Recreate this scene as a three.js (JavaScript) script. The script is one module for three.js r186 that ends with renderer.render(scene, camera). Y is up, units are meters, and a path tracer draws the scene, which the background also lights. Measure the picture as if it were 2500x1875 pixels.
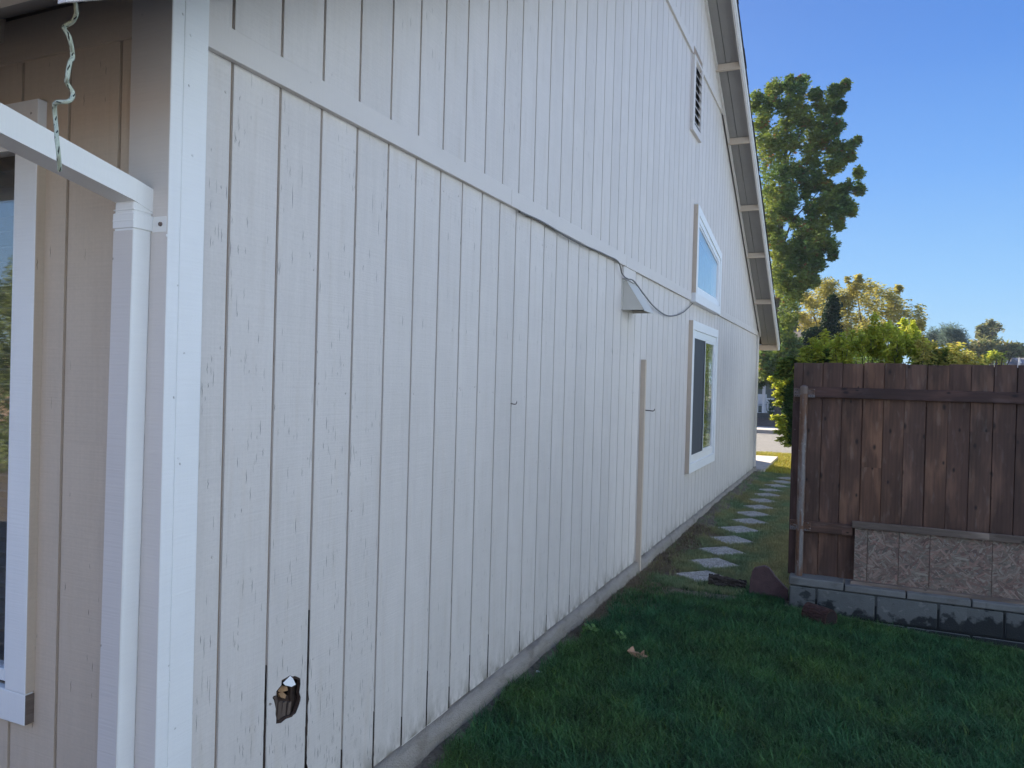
import * as THREE from 'three';
import { RoundedBoxGeometry } from 'three/addons/geometries/RoundedBoxGeometry.js';
import { mergeGeometries, mergeVertices, toCreasedNormals } from 'three/addons/utils/BufferGeometryUtils.js';

// ---------------------------------------------------------------- camera, sky, sun, exposure
const CAM = { f: 1887.27, yaw: 0.4180, pitch: -0.0081, roll: 0.0272, x: 1.6598, y: 1.5210 };
const camera = new THREE.PerspectiveCamera(52.832, 4 / 3, 0.05, 900);
const camF = new THREE.Vector3(-Math.sin(CAM.yaw) * Math.cos(CAM.pitch), Math.sin(CAM.pitch), -Math.cos(CAM.yaw) * Math.cos(CAM.pitch));
const r0 = new THREE.Vector3().crossVectors(camF, new THREE.Vector3(0, 1, 0)).normalize();
const u0 = new THREE.Vector3().crossVectors(r0, camF);
const camR = r0.clone().multiplyScalar(Math.cos(CAM.roll)).addScaledVector(u0, Math.sin(CAM.roll));
const camU = u0.clone().multiplyScalar(Math.cos(CAM.roll)).addScaledVector(r0, -Math.sin(CAM.roll));
camera.position.set(CAM.x, CAM.y, 0);
camera.quaternion.setFromRotationMatrix(new THREE.Matrix4().makeBasis(camR, camU, camF.clone().negate()));
const scene = new THREE.Scene();
const renderer = new THREE.WebGLRenderer({ antialias: true });
renderer.setSize(1024, 768);
renderer.toneMapping = THREE.LinearToneMapping;
const EXPOSURE = 3.4;
renderer.toneMappingExposure = EXPOSURE;
renderer.shadowMap.enabled = true;

const SUN = new THREE.Vector3(-0.66, 0.43, -0.75).normalize();
const clamp = (x, a = 0, b = 1) => Math.min(b, Math.max(a, x));
const sstep = (a, b, x) => { const t = clamp((x - a) / (b - a)); return t * t * (3 - 2 * t); };
const lerp = (a, b, t) => a + (b - a) * t;
{ // clear evening sky: deep blue overhead, paler to the horizon, a glow round the sun and pale haze opposite it
  const W = 1024, H = 512, d = new Float32Array(W * H * 4);
  const keys = [[-90, .10, .10, .09], [-1, .42, .64, .80], [2, .40, .68, .92], [7, .29, .58, .96], [14, .17, .42, .92], [21, .095, .29, .80], [28, .058, .21, .68], [50, .065, .18, .60], [90, .06, .16, .54]];
  const sunAz = Math.atan2(SUN.z, SUN.x);
  for (let j = 0; j < H; j++) for (let i = 0; i < W; i++) {
    const el = ((j + .5) / H - .5) * Math.PI, az = ((i + .5) / W - .5) * 2 * Math.PI;
    const dx = Math.cos(el) * Math.cos(az), dy = Math.sin(el), dz = Math.cos(el) * Math.sin(az);
    const g = Math.acos(clamp(dx * SUN.x + dy * SUN.y + dz * SUN.z, -1, 1)) * 180 / Math.PI;
    const e = el * 180 / Math.PI;
    let k = 0; while (k < keys.length - 2 && keys[k + 1][0] < e) k++;
    const t = clamp((e - keys[k][0]) / (keys[k + 1][0] - keys[k][0]));
    let c = [1, 2, 3].map((n) => lerp(keys[k][n], keys[k + 1][n], t));
    const glow = .7 * Math.exp(-g / 18), up = e > -1 ? 1 : 0;
    const daz = Math.abs(Math.atan2(Math.sin(az - sunAz), Math.cos(az - sunAz))) * 180 / Math.PI;
    const haze = sstep(55, 150, daz) * Math.exp(-Math.max(e, 0) / 30) * up;
    c = [c[0] + glow * .62 * up + haze * .90, c[1] + glow * .58 * up + haze * 1.02, c[2] + glow * .46 * up + haze * 1.18];
    for (let n = 0; n < 3; n++) d[(j * W + i) * 4 + n] = c[n] / EXPOSURE;
    d[(j * W + i) * 4 + 3] = 1;
  }
  const sky = new THREE.DataTexture(d, W, H, THREE.RGBAFormat, THREE.FloatType);
  sky.mapping = THREE.EquirectangularReflectionMapping;
  sky.magFilter = sky.minFilter = THREE.LinearFilter; sky.needsUpdate = true;
  scene.background = sky; scene.environment = sky;
}
const sun = new THREE.DirectionalLight(new THREE.Color(1, .88, .70), 5);
sun.position.copy(SUN).multiplyScalar(80).add(new THREE.Vector3(0, 0, -14)); sun.target.position.set(0, 0, -14);
sun.castShadow = true; sun.shadow.mapSize.set(4096, 4096); sun.shadow.radius = 1;
Object.assign(sun.shadow.camera, { left: -40, right: 40, top: 40, bottom: -40, near: 1, far: 200 });
scene.add(sun, sun.target);

// ---------------------------------------------------------------- helpers
let seed = 12345;
const rnd = () => { seed |= 0; seed = seed + 0x6D2B79F5 | 0; let t = Math.imul(seed ^ seed >>> 15, 1 | seed); t = t + Math.imul(t ^ t >>> 7, 61 | t) ^ t; return ((t ^ t >>> 14) >>> 0) / 4294967296; };
const rr = (a, b) => a + (b - a) * rnd();
const PERM = new Uint8Array(1024), GX = new Float32Array(256), GY = new Float32Array(256);
for (let i = 0; i < 256; i++) { PERM[i] = i; GX[i] = Math.cos(i / 256 * 6.28319); GY[i] = Math.sin(i / 256 * 6.28319); }
for (let i = 255; i > 0; i--) { const j = Math.floor(rnd() * (i + 1)), t = PERM[i]; PERM[i] = PERM[j]; PERM[j] = t; }
for (let i = 256; i < 1024; i++) PERM[i] = PERM[i & 255];
function n2(x, y, s) {
  const i = Math.floor(x), j = Math.floor(y), fx = x - i, fy = y - j, u = fx * fx * (3 - 2 * fx), v = fy * fy * (3 - 2 * fy), X = i & 255, Y = j & 255;
  const a = PERM[PERM[X + s] + Y], b = PERM[PERM[X + 1 + s] + Y], c = PERM[PERM[X + s] + Y + 1], d = PERM[PERM[X + 1 + s] + Y + 1];
  const A = GX[a] * fx + GY[a] * fy, B = GX[b] * (fx - 1) + GY[b] * fy, C = GX[c] * fx + GY[c] * (fy - 1), D = GX[d] * (fx - 1) + GY[d] * (fy - 1);
  return 1.5 * (A + u * (B - A) + v * (C + u * (D - C) - A - u * (B - A)));
}
const fbm = (x, y, z = 0, o = 4) => { let s = 0, a = .5, q = Math.floor(Math.abs(z) * 3.7) & 255; for (let i = 0; i < o; i++) { s += a * n2(x, y, q); a *= .5; x = x * 2.03 + 5.1; y = y * 2.03 + 1.7; q = (q + 37) & 255; } return s; };
const V = (x, y, z) => new THREE.Vector3(x, y, z);
// the place of a point of the photograph (2500 x 1875) on the plane x, y or z = value
function P(px, py, axis, value) {
  const v = camF.clone().addScaledVector(camR, (px - 1250) / CAM.f).addScaledVector(camU, -(py - 937.5) / CAM.f);
  const o = camera.position, t = (value - o[axis]) / v[axis];
  return v.multiplyScalar(t).add(o);
}
const used = {};
function numbered(name) { const n = used[name] = (used[name] ?? -1) + 1; return n ? name + '_' + String(n).padStart(3, '0') : name; }
function tag(o, label, category, group) { o.userData.label = label; o.userData.category = category; if (group) o.userData.group = group; return o; }
function shadow(o) { o.castShadow = true; o.receiveShadow = true; return o; }
function thing(name, label, category, group, pos = [0, 0, 0]) { const g = new THREE.Group(); g.name = numbered(name); g.position.set(...pos); scene.add(g); return tag(g, label, category, group); }
function part(name, geo, mat, parent, label) {
  const m = shadow(new THREE.Mesh(Array.isArray(geo) ? mergeGeometries(geo.map((g) => g.index ? g.toNonIndexed() : g)) : geo, mat));
  m.name = name; parent.add(m); if (label) m.userData.label = label; return m;
}
function struct(name, geo, mat) { const m = part(numbered(name), geo, mat, scene); m.userData.kind = 'structure'; return m; }
function solo(name, geo, mat, label, category, group) { const m = part(numbered(name), geo, mat, scene); return tag(m, label, category, group); }
// uv in metres: v runs along 'along', u across it
function uvBox(g, along = 'y', ou = 0, ov = 0) {
  if (g.index) g = g.toNonIndexed();
  const p = g.attributes.position, n = p.count, uv = new Float32Array(n * 2), a = V(), b = V(), c = V();
  for (let i = 0; i < n; i += 3) {
    a.fromBufferAttribute(p, i); b.fromBufferAttribute(p, i + 1); c.fromBufferAttribute(p, i + 2);
    const nn = b.clone().sub(a).cross(c.clone().sub(a)), ax = ['x', 'y', 'z'].reduce((m, k) => Math.abs(nn[k]) > Math.abs(nn[m]) ? k : m, 'x');
    const rest = ['x', 'y', 'z'].filter((k) => k !== ax), vk = rest.includes(along) ? along : rest[1], uk = rest.find((k) => k !== vk);
    [a, b, c].forEach((q, k) => { uv[(i + k) * 2] = q[uk] + ou; uv[(i + k) * 2 + 1] = q[vk] + ov; });
  }
  g.setAttribute('uv', new THREE.BufferAttribute(uv, 2)); return g;
}
function box(x0, x1, y0, y1, z0, z1, along = 'y', r = .003, ou, ov) {
  const w = Math.abs(x1 - x0), h = Math.abs(y1 - y0), d = Math.abs(z1 - z0);
  r = Math.min(r, w * .3, h * .3, d * .3);
  const g = r > 0 ? new RoundedBoxGeometry(w, h, d, 1, r) : new THREE.BoxGeometry(w, h, d);
  g.translate((x0 + x1) / 2, (y0 + y1) / 2, (z0 + z1) / 2);
  return uvBox(g, along, ou ?? rnd() * 3, ov ?? rnd() * 3);
}
// a prism: a polygon in (a, b), between c0 and c1, on the axes given ('zyx': a = z, b = y, c = x)
function prism(poly, c0, c1, axes = 'zyx', holes = [], ou = 0, ov = 0, along = 'y') {
  const s = new THREE.Shape(poly.map((q) => new THREE.Vector2(...q)));
  for (const h of holes) s.holes.push(new THREE.Path(h.map((q) => new THREE.Vector2(...q))));
  const g = new THREE.ExtrudeGeometry(s, { depth: Math.abs(c1 - c0), bevelEnabled: false }), p = g.attributes.position, lo = Math.min(c0, c1);
  for (let i = 0; i < p.count; i++) {
    const q = {}; q[axes[0]] = p.getX(i); q[axes[1]] = p.getY(i); q[axes[2]] = p.getZ(i) + lo; p.setXYZ(i, q.x, q.y, q.z);
  }
  if (axes === 'zyx' || axes === 'xzy' || axes === 'yxz') for (let i = 0; i < p.count; i += 3) { // keep faces outward
    const t = [p.getX(i), p.getY(i), p.getZ(i)]; p.setXYZ(i, p.getX(i + 2), p.getY(i + 2), p.getZ(i + 2)); p.setXYZ(i + 2, ...t);
  }
  g.deleteAttribute('normal'); const o = uvBox(g, along, ou, ov); o.computeVertexNormals(); return o;
}
function limb(pts, rA, rB, sides = 7, segs = 10) {
  const curve = new THREE.CatmullRomCurve3(pts), fr = curve.computeFrenetFrames(segs), pos = [], uv = [], idx = [], len = curve.getLength();
  for (let i = 0; i <= segs; i++) {
    const c = curve.getPointAt(i / segs), r = lerp(rA, rB, i / segs);
    for (let k = 0; k <= sides; k++) {
      const a = k / sides * Math.PI * 2, q = c.clone().addScaledVector(fr.normals[i], Math.cos(a) * r).addScaledVector(fr.binormals[i], Math.sin(a) * r);
      pos.push(q.x, q.y, q.z); uv.push(k / sides * rA * 6.28, i / segs * len);
    }
  }
  for (let i = 0; i < segs; i++) for (let k = 0; k < sides; k++) { const a = i * (sides + 1) + k, b = a + sides + 1; idx.push(a, a + 1, b, a + 1, b + 1, b); }
  const g = new THREE.BufferGeometry(); g.setAttribute('position', new THREE.Float32BufferAttribute(pos, 3)); g.setAttribute('uv', new THREE.Float32BufferAttribute(uv, 2));
  g.setIndex(idx); g.computeVertexNormals(); return g.toNonIndexed();
}
// textures computed per pixel: f(u, v) in metres -> [r, g, b (linear), height 0..1]
const toS = (x) => { x = clamp(x); return 255 * (x <= .0031308 ? 12.92 * x : 1.055 * Math.pow(x, 1 / 2.4) - .055); };
function texture(W, H, mw, mh, f) {
  const c = new Uint8Array(W * H * 4), b = new Uint8Array(W * H * 4);
  for (let j = 0; j < H; j++) for (let i = 0; i < W; i++) {
    const o = f((i + .5) / W * mw, (j + .5) / H * mh, i, j), k = (j * W + i) * 4;
    c[k] = toS(o[0]); c[k + 1] = toS(o[1]); c[k + 2] = toS(o[2]); c[k + 3] = 255;
    b[k] = b[k + 1] = b[k + 2] = clamp(o[3]) * 255; b[k + 3] = 255;
  }
  const mk = (a, srgb) => {
    const t = new THREE.DataTexture(a, W, H); t.wrapS = t.wrapT = THREE.RepeatWrapping; t.magFilter = THREE.LinearFilter; t.minFilter = THREE.LinearMipmapLinearFilter;
    t.generateMipmaps = true; t.anisotropy = 8; if (srgb) t.colorSpace = THREE.SRGBColorSpace; t.repeat.set(1 / mw, 1 / mh); t.needsUpdate = true; return t;
  };
  return { map: mk(c, true), bumpMap: mk(b, false) };
}
const std = (o) => new THREE.MeshStandardMaterial(o);
const col = (r, g, b) => new THREE.Color().setRGB(r, g, b);

// ---------------------------------------------------------------- materials
// paint on rough sawn plywood: fine level saw marks, short upright checks where the paint has opened over dark wood
function checks(n, W, H, mw, mh, dens) {
  const m = new Float32Array(W * H);
  for (let k = 0; k < n; k++) {
    const v = rnd() * mh, u = rnd() * mw; if (rnd() > dens(u, v)) continue;
    const len = rr(.01, .05) * (rnd() < .12 ? 1.8 : 1), w = rr(.0004, .0011), s = rr(.5, 1), wob = rnd() * 50;
    const j0 = Math.floor(v / mh * H), nj = Math.ceil(len / mh * H);
    for (let j = 0; j < nj; j++) {
      const t = j / nj, ww = w * Math.sin(Math.PI * Math.min(1, t + .06)) / mw * W, cx = u / mw * W + 1.6 * n2(wob, t * 4, 1);
      for (let i = Math.floor(cx - ww - 1); i <= Math.ceil(cx + ww + 1); i++) {
        const a = s * clamp(ww - Math.abs(i - cx) + .5), q = ((j0 + j + H) % H) * W + ((i + W * 4) % W); if (a > m[q]) m[q] = a;
      }
    }
  }
  return m;
}
function sidingTex(W, H, mw, mh, n, dens, base, dirt) {
  const ck = checks(n, W, H, mw, mh, dens);
  return texture(W, H, mw, mh, (u, v, i, j) => {
    const big = fbm(u * 2.2, v * .9, 3), fine = fbm(u * 30, v * 4, 9, 3), saw = fbm(u * 5, v * 210, 20, 2), grain = fbm(u * 190, v * 3.5, 31, 2), sp = fbm(u * 90, v * 90, 40, 2);
    const k = ck[j * W + i], wear = clamp((fbm(u * 22, v * 2.2, 55, 3) - .16) * 3) * .35;
    let c = base.map((b, q) => b * (1 + .10 * big + .05 * fine + .05 * saw + .05 * sp + .04 * grain) * (1 - wear * [.10, .14, .2][q]));
    const dt = dirt(u, v) * clamp(.5 + 2.2 * fbm(u * 16, v * 9, 70, 4)); c = [lerp(c[0], .19, dt), lerp(c[1], .165, dt), lerp(c[2], .12, dt)];
    c = [lerp(c[0], .055, k), lerp(c[1], .048, k), lerp(c[2], .042, k)];
    return [...c, .62 + .26 * saw + .12 * grain + .1 * sp - .6 * k];
  });
}
const PAINT = [.65, .602, .568];
const FOOT = (u, v) => .75 * Math.exp(-v / .045) + .14 * Math.exp(-v / .14);
const wornTex = sidingTex(768, 1536, .8128, 2.48, 2600, (u, v) => .03 + .7 * Math.exp(-v / .42) + .25 * sstep(.7, 1.6, v) * (fbm(u * 5, v * 1.2, 5) > .08 ? 1 : .1), PAINT, FOOT);
const lowTex = sidingTex(768, 1536, .8128, 2.48, 1500, (u, v) => .012 + .8 * Math.exp(-v / .16) + .05 * (fbm(u * 4, v * 1.1, 25) > .16 ? 1 : 0), PAINT, FOOT);
const upTex = sidingTex(768, 1536, .8128, 1.6256, 160, (u, v) => fbm(u * 5, v * 1.5, 12) > .1 ? .7 : .1, PAINT, () => 0);
const sid = (t, k) => std({ map: t.map, bumpMap: t.bumpMap, bumpScale: .0016, roughness: .62, color: col(k, k, k * .995) });
const M = {};
M.worn = [sid(wornTex, 1)]; M.low = [sid(lowTex, 1), sid(lowTex, .97), sid(lowTex, 1.0)];
M.up = [sid(upTex, 1), sid(upTex, .975), sid(upTex, 1.0)];
M.groove = std({ map: upTex.map, color: col(.50, .42, .35), roughness: .8 });
const trimTex = texture(512, 1024, .5, 1, (u, v) => {
  const saw = fbm(u * 6, v * 190, 3, 2), g = fbm(u * 120, v * 5, 8, 2), b = fbm(u * 7, v * 3, 15, 3), nick = clamp((fbm(u * 38, v * 24, 22, 3) - .52) * 12);
  const k = 1 + .05 * b + .03 * saw; return [lerp(.80 * k, .24, nick * .8), lerp(.80 * k, .22, nick * .8), lerp(.795 * k, .2, nick * .8), .6 + .28 * saw + .1 * g - .2 * nick];
});
M.white = std({ map: trimTex.map, bumpMap: trimTex.bumpMap, bumpScale: .0014, roughness: .5 });
M.beige = std({ map: trimTex.map, bumpMap: trimTex.bumpMap, bumpScale: .0013, roughness: .6, color: col(.812, .752, .708) });
M.tan = std({ map: upTex.map, bumpMap: upTex.bumpMap, bumpScale: .0012, roughness: .65, color: col(.85, .755, .63) });
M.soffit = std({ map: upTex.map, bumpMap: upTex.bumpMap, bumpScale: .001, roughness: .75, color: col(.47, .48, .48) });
M.vinyl = std({ color: col(.82, .83, .84), roughness: .32 });
M.metalPaint = std({ map: trimTex.map, color: col(.99, .985, .97), roughness: .42 });
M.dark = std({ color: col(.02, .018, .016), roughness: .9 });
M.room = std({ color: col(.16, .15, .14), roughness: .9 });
M.glass = new THREE.MeshPhysicalMaterial({ color: col(1, 1, 1), transmission: 1, thickness: 0, roughness: 0, ior: 1.52, metalness: 0 });
M.screen = std({ color: col(.055, .062, .07), roughness: .75 });
const shTex = texture(512, 512, 1, 1, (u, v) => { const s = fbm(u * 140, v * 140, 2, 2), b = fbm(u * 5, v * 5, 7); const k = .034 * (1 + .9 * s + .5 * b); return [k * 1.1, k, k * .95, .5 + s]; });
M.shingle = std({ map: shTex.map, bumpMap: shTex.bumpMap, bumpScale: .002, roughness: .95 });
const concTex = texture(1024, 1024, 1.2, 1.2, (u, v) => {
  const b = fbm(u * 3, v * 3, 1), m = fbm(u * 18, v * 18, 6, 3), s = fbm(u * 120, v * 120, 11, 2), st = clamp((fbm(u * 6, v * 6, 18) - .12) * 3);
  const k = 1 + .22 * b + .16 * m + .12 * s; return [.40 * k * (1 - .25 * st), .375 * k * (1 - .27 * st), .335 * k * (1 - .3 * st), .5 + .35 * s + .3 * m];
});
M.concrete = std({ map: concTex.map, bumpMap: concTex.bumpMap, bumpScale: .003, roughness: .92, color: col(.82, .8, .78) });
M.footing = std({ map: concTex.map, bumpMap: concTex.bumpMap, bumpScale: .012, roughness: .95, color: col(.80, .76, .72) });
M.slab = std({ map: concTex.map, bumpMap: concTex.bumpMap, bumpScale: .001, roughness: .9, color: col(1.25, 1.22, 1.2) });
const aggTex = texture(768, 768, .6, .6, (u, v) => {
  const cell = (s, z) => { const x = u * s, y = v * s, i = Math.floor(x), j = Math.floor(y); let d1 = 9, id = 0; for (let a = -1; a < 2; a++) for (let b = -1; b < 2; b++) { const h = Math.abs(Math.sin((i + a) * 127.1 + (j + b) * 311.7 + z) * 43758.5) % 1, h2 = Math.abs(Math.sin((i + a) * 269.5 + (j + b) * 183.3 + z) * 24634.6) % 1; const d = Math.hypot(i + a + h - x, j + b + h2 - y); if (d < d1) { d1 = d; id = h; } } return [d1, id]; };
  const [d, id] = cell(120, 3), b = fbm(u * 9, v * 9, 4); const k = (.24 + .42 * id * id) * (1 - .7 * clamp(d - .35)) * (1 + .35 * b); return [k * .94, k * .90, k * .83, 1 - d];
});
M.agg = std({ map: aggTex.map, bumpMap: aggTex.bumpMap, bumpScale: .003, roughness: .9 });
const woodTex = (seedZ, a, b, knots) => {
  const kn = []; for (let k = 0; k < knots; k++) kn.push([rnd() * .64, rnd() * 1.8, rr(.006, .013)]);
  return texture(768, 1024, .64, 1.8, (u, v) => {
    let wu = u + .012 * fbm(u * 3, v * 1.1, seedZ), kk = 0;
    for (const [ku, kv, kr] of kn) { const dx = u - ku, dy = (v - kv) * .55, d = Math.hypot(dx, dy); wu += .5 * dx * Math.exp(-d * d / (kr * kr * 6)); kk = Math.max(kk, clamp(1.4 - d / kr)); }
    const ring = .5 + .5 * Math.sin(wu * 240 + 3 * fbm(wu * 14, v * .9, seedZ + 3)), fine = fbm(wu * 210, v * 5, seedZ + 9, 2), blot = fbm(u * 6, v * 1.6, seedZ + 15), wear = clamp((fbm(u * 11, v * 2.4, seedZ + 21, 4) - .02) * 3), pale = clamp((fbm(u * 26, v * 7, seedZ + 30, 4) - .2) * 4) * .35;
    const t = clamp(.14 * ring + .75 * wear + .25 * fine, 0, 1), k = 1 + .7 * blot;
    let c = a.map((q, i) => lerp(q, b[i], t) * k); c = c.map((q, i) => lerp(q, [.24, .2, .17][i], pale * .5)); c = c.map((q, i) => lerp(q, [.014, .009, .007][i], clamp(kk) * .9));
    return [...c, .5 + .25 * ring + .4 * fine - .3 * kk];
  });
};
const fenceTex = woodTex(2, [.070, .038, .027], [.155, .085, .055], 26);
M.fence = [[1.2, 1.16, 1.1], [1, .98, 1.0], [1.4, 1.3, 1.15], [1.1, 1.12, 1.15], [.86, .86, .9]].map((k) => std({ map: fenceTex.map, bumpMap: fenceTex.bumpMap, bumpScale: .0014, roughness: .78, color: col(...k) }));
M.rail = std({ map: fenceTex.map, bumpMap: fenceTex.bumpMap, bumpScale: .0015, roughness: .75, color: col(.62, .56, .66) });
M.railOld = std({ map: fenceTex.map, bumpMap: fenceTex.bumpMap, bumpScale: .002, roughness: .8, color: col(1.05, 1.05, 1.1) });
const greyTex = woodTex(40, [.13, .10, .082], [.27, .215, .175], 12);
M.greyWood = std({ map: greyTex.map, bumpMap: greyTex.bumpMap, bumpScale: .0016, roughness: .85 });
{ // strand board: overlapping flakes lying every way
  const W = 1280, H = 768, mw = 1.5, mh = .9, c = new Float32Array(W * H * 4).fill(.2);
  for (let k = 0; k < 12000; k++) {
    const cx = rnd() * W, cy = rnd() * H, a = (rnd() - .5) * 2.4 + (rnd() < .2 ? 1.5 : 0), L = rr(12, 42), w = rr(2.5, 8), s = rr(.6, 1.4), y = rr(.8, 1.15), h = rnd(), ca = Math.cos(a), sa = Math.sin(a), g = rnd() * 90;
    for (let t = -L; t <= L; t += .7) for (let q = -w; q <= w; q += .7) {
      if (Math.abs(q) > w * (1.15 - Math.pow(Math.abs(t) / L, 3)) - 2 * rnd() * .6) continue;
      const i = Math.floor(cx + t * ca - q * sa + W) % W, j = Math.floor(cy + t * sa + q * ca + H) % H, f = 1 + .28 * n2(t * .03, q * .5, Math.floor(g)), e = Math.abs(q) > w - 1.2 ? .72 : 1, o = (j * W + i) * 4;
      c[o] = .20 * s * f * e; c[o + 1] = .155 * s * f * e * y; c[o + 2] = .128 * s * f * e * y; c[o + 3] = h;
    }
  }
  const t = texture(W, H, mw, mh, (u, v, i, j) => { const o = (j * W + i) * 4; return [c[o], c[o + 1], c[o + 2], c[o + 3]]; });
  M.osb = std({ map: t.map, bumpMap: t.bumpMap, bumpScale: .0012, roughness: .8 });
}
{ // concrete block with moss and wet black stains along the foot and joints
  const t = texture(1536, 512, 2.4, .8, (u, v) => {
    const y = v, m = fbm(u * 16, v * 16, 3, 4), s = fbm(u * 130, v * 130, 9, 2), b = fbm(u * 3, v * 4, 15), edge = .075 + .26 * fbm(u * 1.3 + .4, 2, 30, 2) + .16 * fbm(u * 5, 5, 33, 3);
    const st = sstep(.02, -.02, y - .2 - edge - .10 * m + .0) * .96, bl = clamp((fbm(u * 7, v * 11, 44, 4) - .30) * 9) * .8, k = 1 + .2 * b + .2 * m + .14 * s, d = Math.max(st, bl), pale = clamp((fbm(u * 11, v * 15, 61, 4) - .30) * 8) * .4;
    return [lerp(lerp(.112 * k, .26, pale), .014, d), lerp(lerp(.122 * k, .26, pale), .018, d), lerp(lerp(.122 * k, .25, pale), .02, d), .5 + .4 * s + .3 * m - .2 * d];
  });
  M.block = std({ map: t.map, bumpMap: t.bumpMap, bumpScale: .004, roughness: .92 });
  M.cap = std({ map: concTex.map, bumpMap: concTex.bumpMap, bumpScale: .003, roughness: .9, color: col(.40, .44, .48) });
  M.mortar = std({ map: t.map, color: col(.5, .5, .5), roughness: 1 });
}
{
  const t = texture(256, 1024, .4, 1.6, (u, v) => {
    const r = clamp((fbm(u * 14, v * 2.6, 3, 4) + .22) * 4), f = fbm(u * 60, v * 40, 9, 3), chip = clamp((fbm(u * 50, v * 30, 15, 3) - .28) * 9);
    const c = [lerp(.21, .155, r), lerp(.205, .085, r), lerp(.205, .052, r)].map((q) => q * (1 + .35 * f)); return [...c.map((q) => lerp(q, .42, chip * .6)), .5 + .3 * f];
  });
  M.pipe = std({ map: t.map, bumpMap: t.bumpMap, bumpScale: .001, roughness: .6, metalness: .1, color: col(.85, .8, .78) });
  M.galv = std({ map: t.map, color: col(.8, .78, .8), roughness: .55, metalness: .25 });
}
const soilTex = texture(1024, 1024, 2, 2, (u, v) => { const b = fbm(u * 4, v * 4, 2), m = fbm(u * 26, v * 26, 7, 4), s = fbm(u * 110, v * 110, 13, 2), k = .052 * (1 + .5 * b + .8 * m + .6 * s), t = clamp((fbm(u * 45, v * 45, 21, 3) - .25) * 5) * .5; return [lerp(k * 1.05, .16, t), lerp(k * .9, .13, t), lerp(k * .66, .09, t), .5 + .5 * m + .3 * s]; });
M.soil = std({ map: soilTex.map, bumpMap: soilTex.bumpMap, bumpScale: .02, roughness: 1, color: col(2.3, 2.2, 2.2) });
M.mulch = std({ map: soilTex.map, bumpMap: soilTex.bumpMap, bumpScale: .05, roughness: 1, color: col(3.0, 2.4, 2.3) });
const roadTex = texture(1024, 1024, 4, 4, (u, v) => { const b = fbm(u * 1.2, v * 4, 2), s = fbm(u * 60, v * 60, 7, 3), k = .17 * (1 + .25 * b + .5 * s); return [k * 1.03, k, k * .95, .5 + s]; });
M.road = std({ map: roadTex.map, bumpMap: roadTex.bumpMap, bumpScale: .01, roughness: .95 });
const barkTex = texture(256, 512, .5, 1, (u, v) => { const r = fbm(u * 24, v * 5, 3, 4), s = fbm(u * 90, v * 40, 8, 2), k = .11 * (1 + 1.1 * r + .5 * s); return [k, k * .88, k * .76, .5 + r]; });
M.bark = std({ map: barkTex.map, bumpMap: barkTex.bumpMap, bumpScale: .03, roughness: 1 });
const leafMat = (t = .4, c = col(1, 1, 1)) => new THREE.MeshPhysicalMaterial({ color: c, transmission: t, thickness: 0, roughness: .85, side: THREE.DoubleSide, specularIntensity: .35 });

// ---------------------------------------------------------------- ground
const stones = [[.535, -6.62], [.525, -7.16], [.515, -7.72], [.525, -8.32], [.51, -8.95], [.545, -9.55], [.525, -10.12], [.53, -10.72], [.50, -11.36], [.51, -11.98], [.49, -12.56], [.52, -13.15], [.56, -13.74], [.64, -14.30]];
function ground(x, z) {
  let y = -.125 - .085 * clamp((x - 1.2) / 1.6, 0, 1.2) * sstep(-6.6, -6.0, z) + .035 * sstep(.35, .03, x) * sstep(-16, -14.8, z);
  y += .05 * sstep(.4, 0, x) * sstep(-7, -11, z) * sstep(-15, -14.5, z);
  y += .012 * fbm(x * 1.7, z * 1.7, 3, 3) * sstep(-20, -17, z);
  y += -.125 * sstep(-18.6, -20.6, z) + .12 * sstep(-29.2, -29.4, z) + .38 * sstep(-31.6, -36, z);
  return y;
}
{
  const xs = [], zs = [];
  for (let x = -400; x < -20; x += 38) xs.push(x); for (let x = -20; x < -1; x += 1) xs.push(x); for (let x = -1; x < 4; x += .07) xs.push(x); for (let x = 4; x < 30; x += 2) xs.push(x); for (let x = 30; x <= 410; x += 38) xs.push(x);
  for (let z = 300; z > 8; z -= 40) zs.push(z); for (let z = 8; z > -1.5; z -= .6) zs.push(z); for (let z = -1.5; z > -21; z -= .09) zs.push(z); for (let z = -21; z > -38; z -= .2) zs.push(z); for (let z = -38; z >= -520; z -= 40) zs.push(z);
  const pos = [], uv = [], idx = [], n = xs.length;
  for (const z of zs) for (const x of xs) { pos.push(x, ground(x, z), z); uv.push(x, z); }
  for (let j = 0; j < zs.length - 1; j++) for (let i = 0; i < n - 1; i++) { const a = j * n + i; idx.push(a, a + 1, a + n, a + 1, a + n + 1, a + n); }
  const g = new THREE.BufferGeometry(); g.setAttribute('position', new THREE.Float32BufferAttribute(pos, 3)); g.setAttribute('uv', new THREE.Float32BufferAttribute(uv, 2)); g.setIndex(idx); g.computeVertexNormals();
  struct('ground', g, M.soil);
}
struct('road', box(-60, 60, -.40, -.232, -20.75, -28.55, 'z', 0), M.road);
struct('mulch_bed', prism([[-31.3, -.3], [-36.2, -.3], [-36.2, .19], [-33, .06], [-31.3, -.10]], -60, 60, 'zyx', [], 0, 0, 'z'), M.mulch);
struct('kerb', box(-60, 60, -.40, -.222, -28.553, -28.95, 'x', 0), M.concrete);
struct('sidewalk', box(-60, 60, -.38, -.105, -29.35, -31.3, 'x', .01), M.slab);
struct('pavement', box(-60, 60, -.38, -.10, -28.953, -29.347, 'x', .02), M.concrete);

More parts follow.
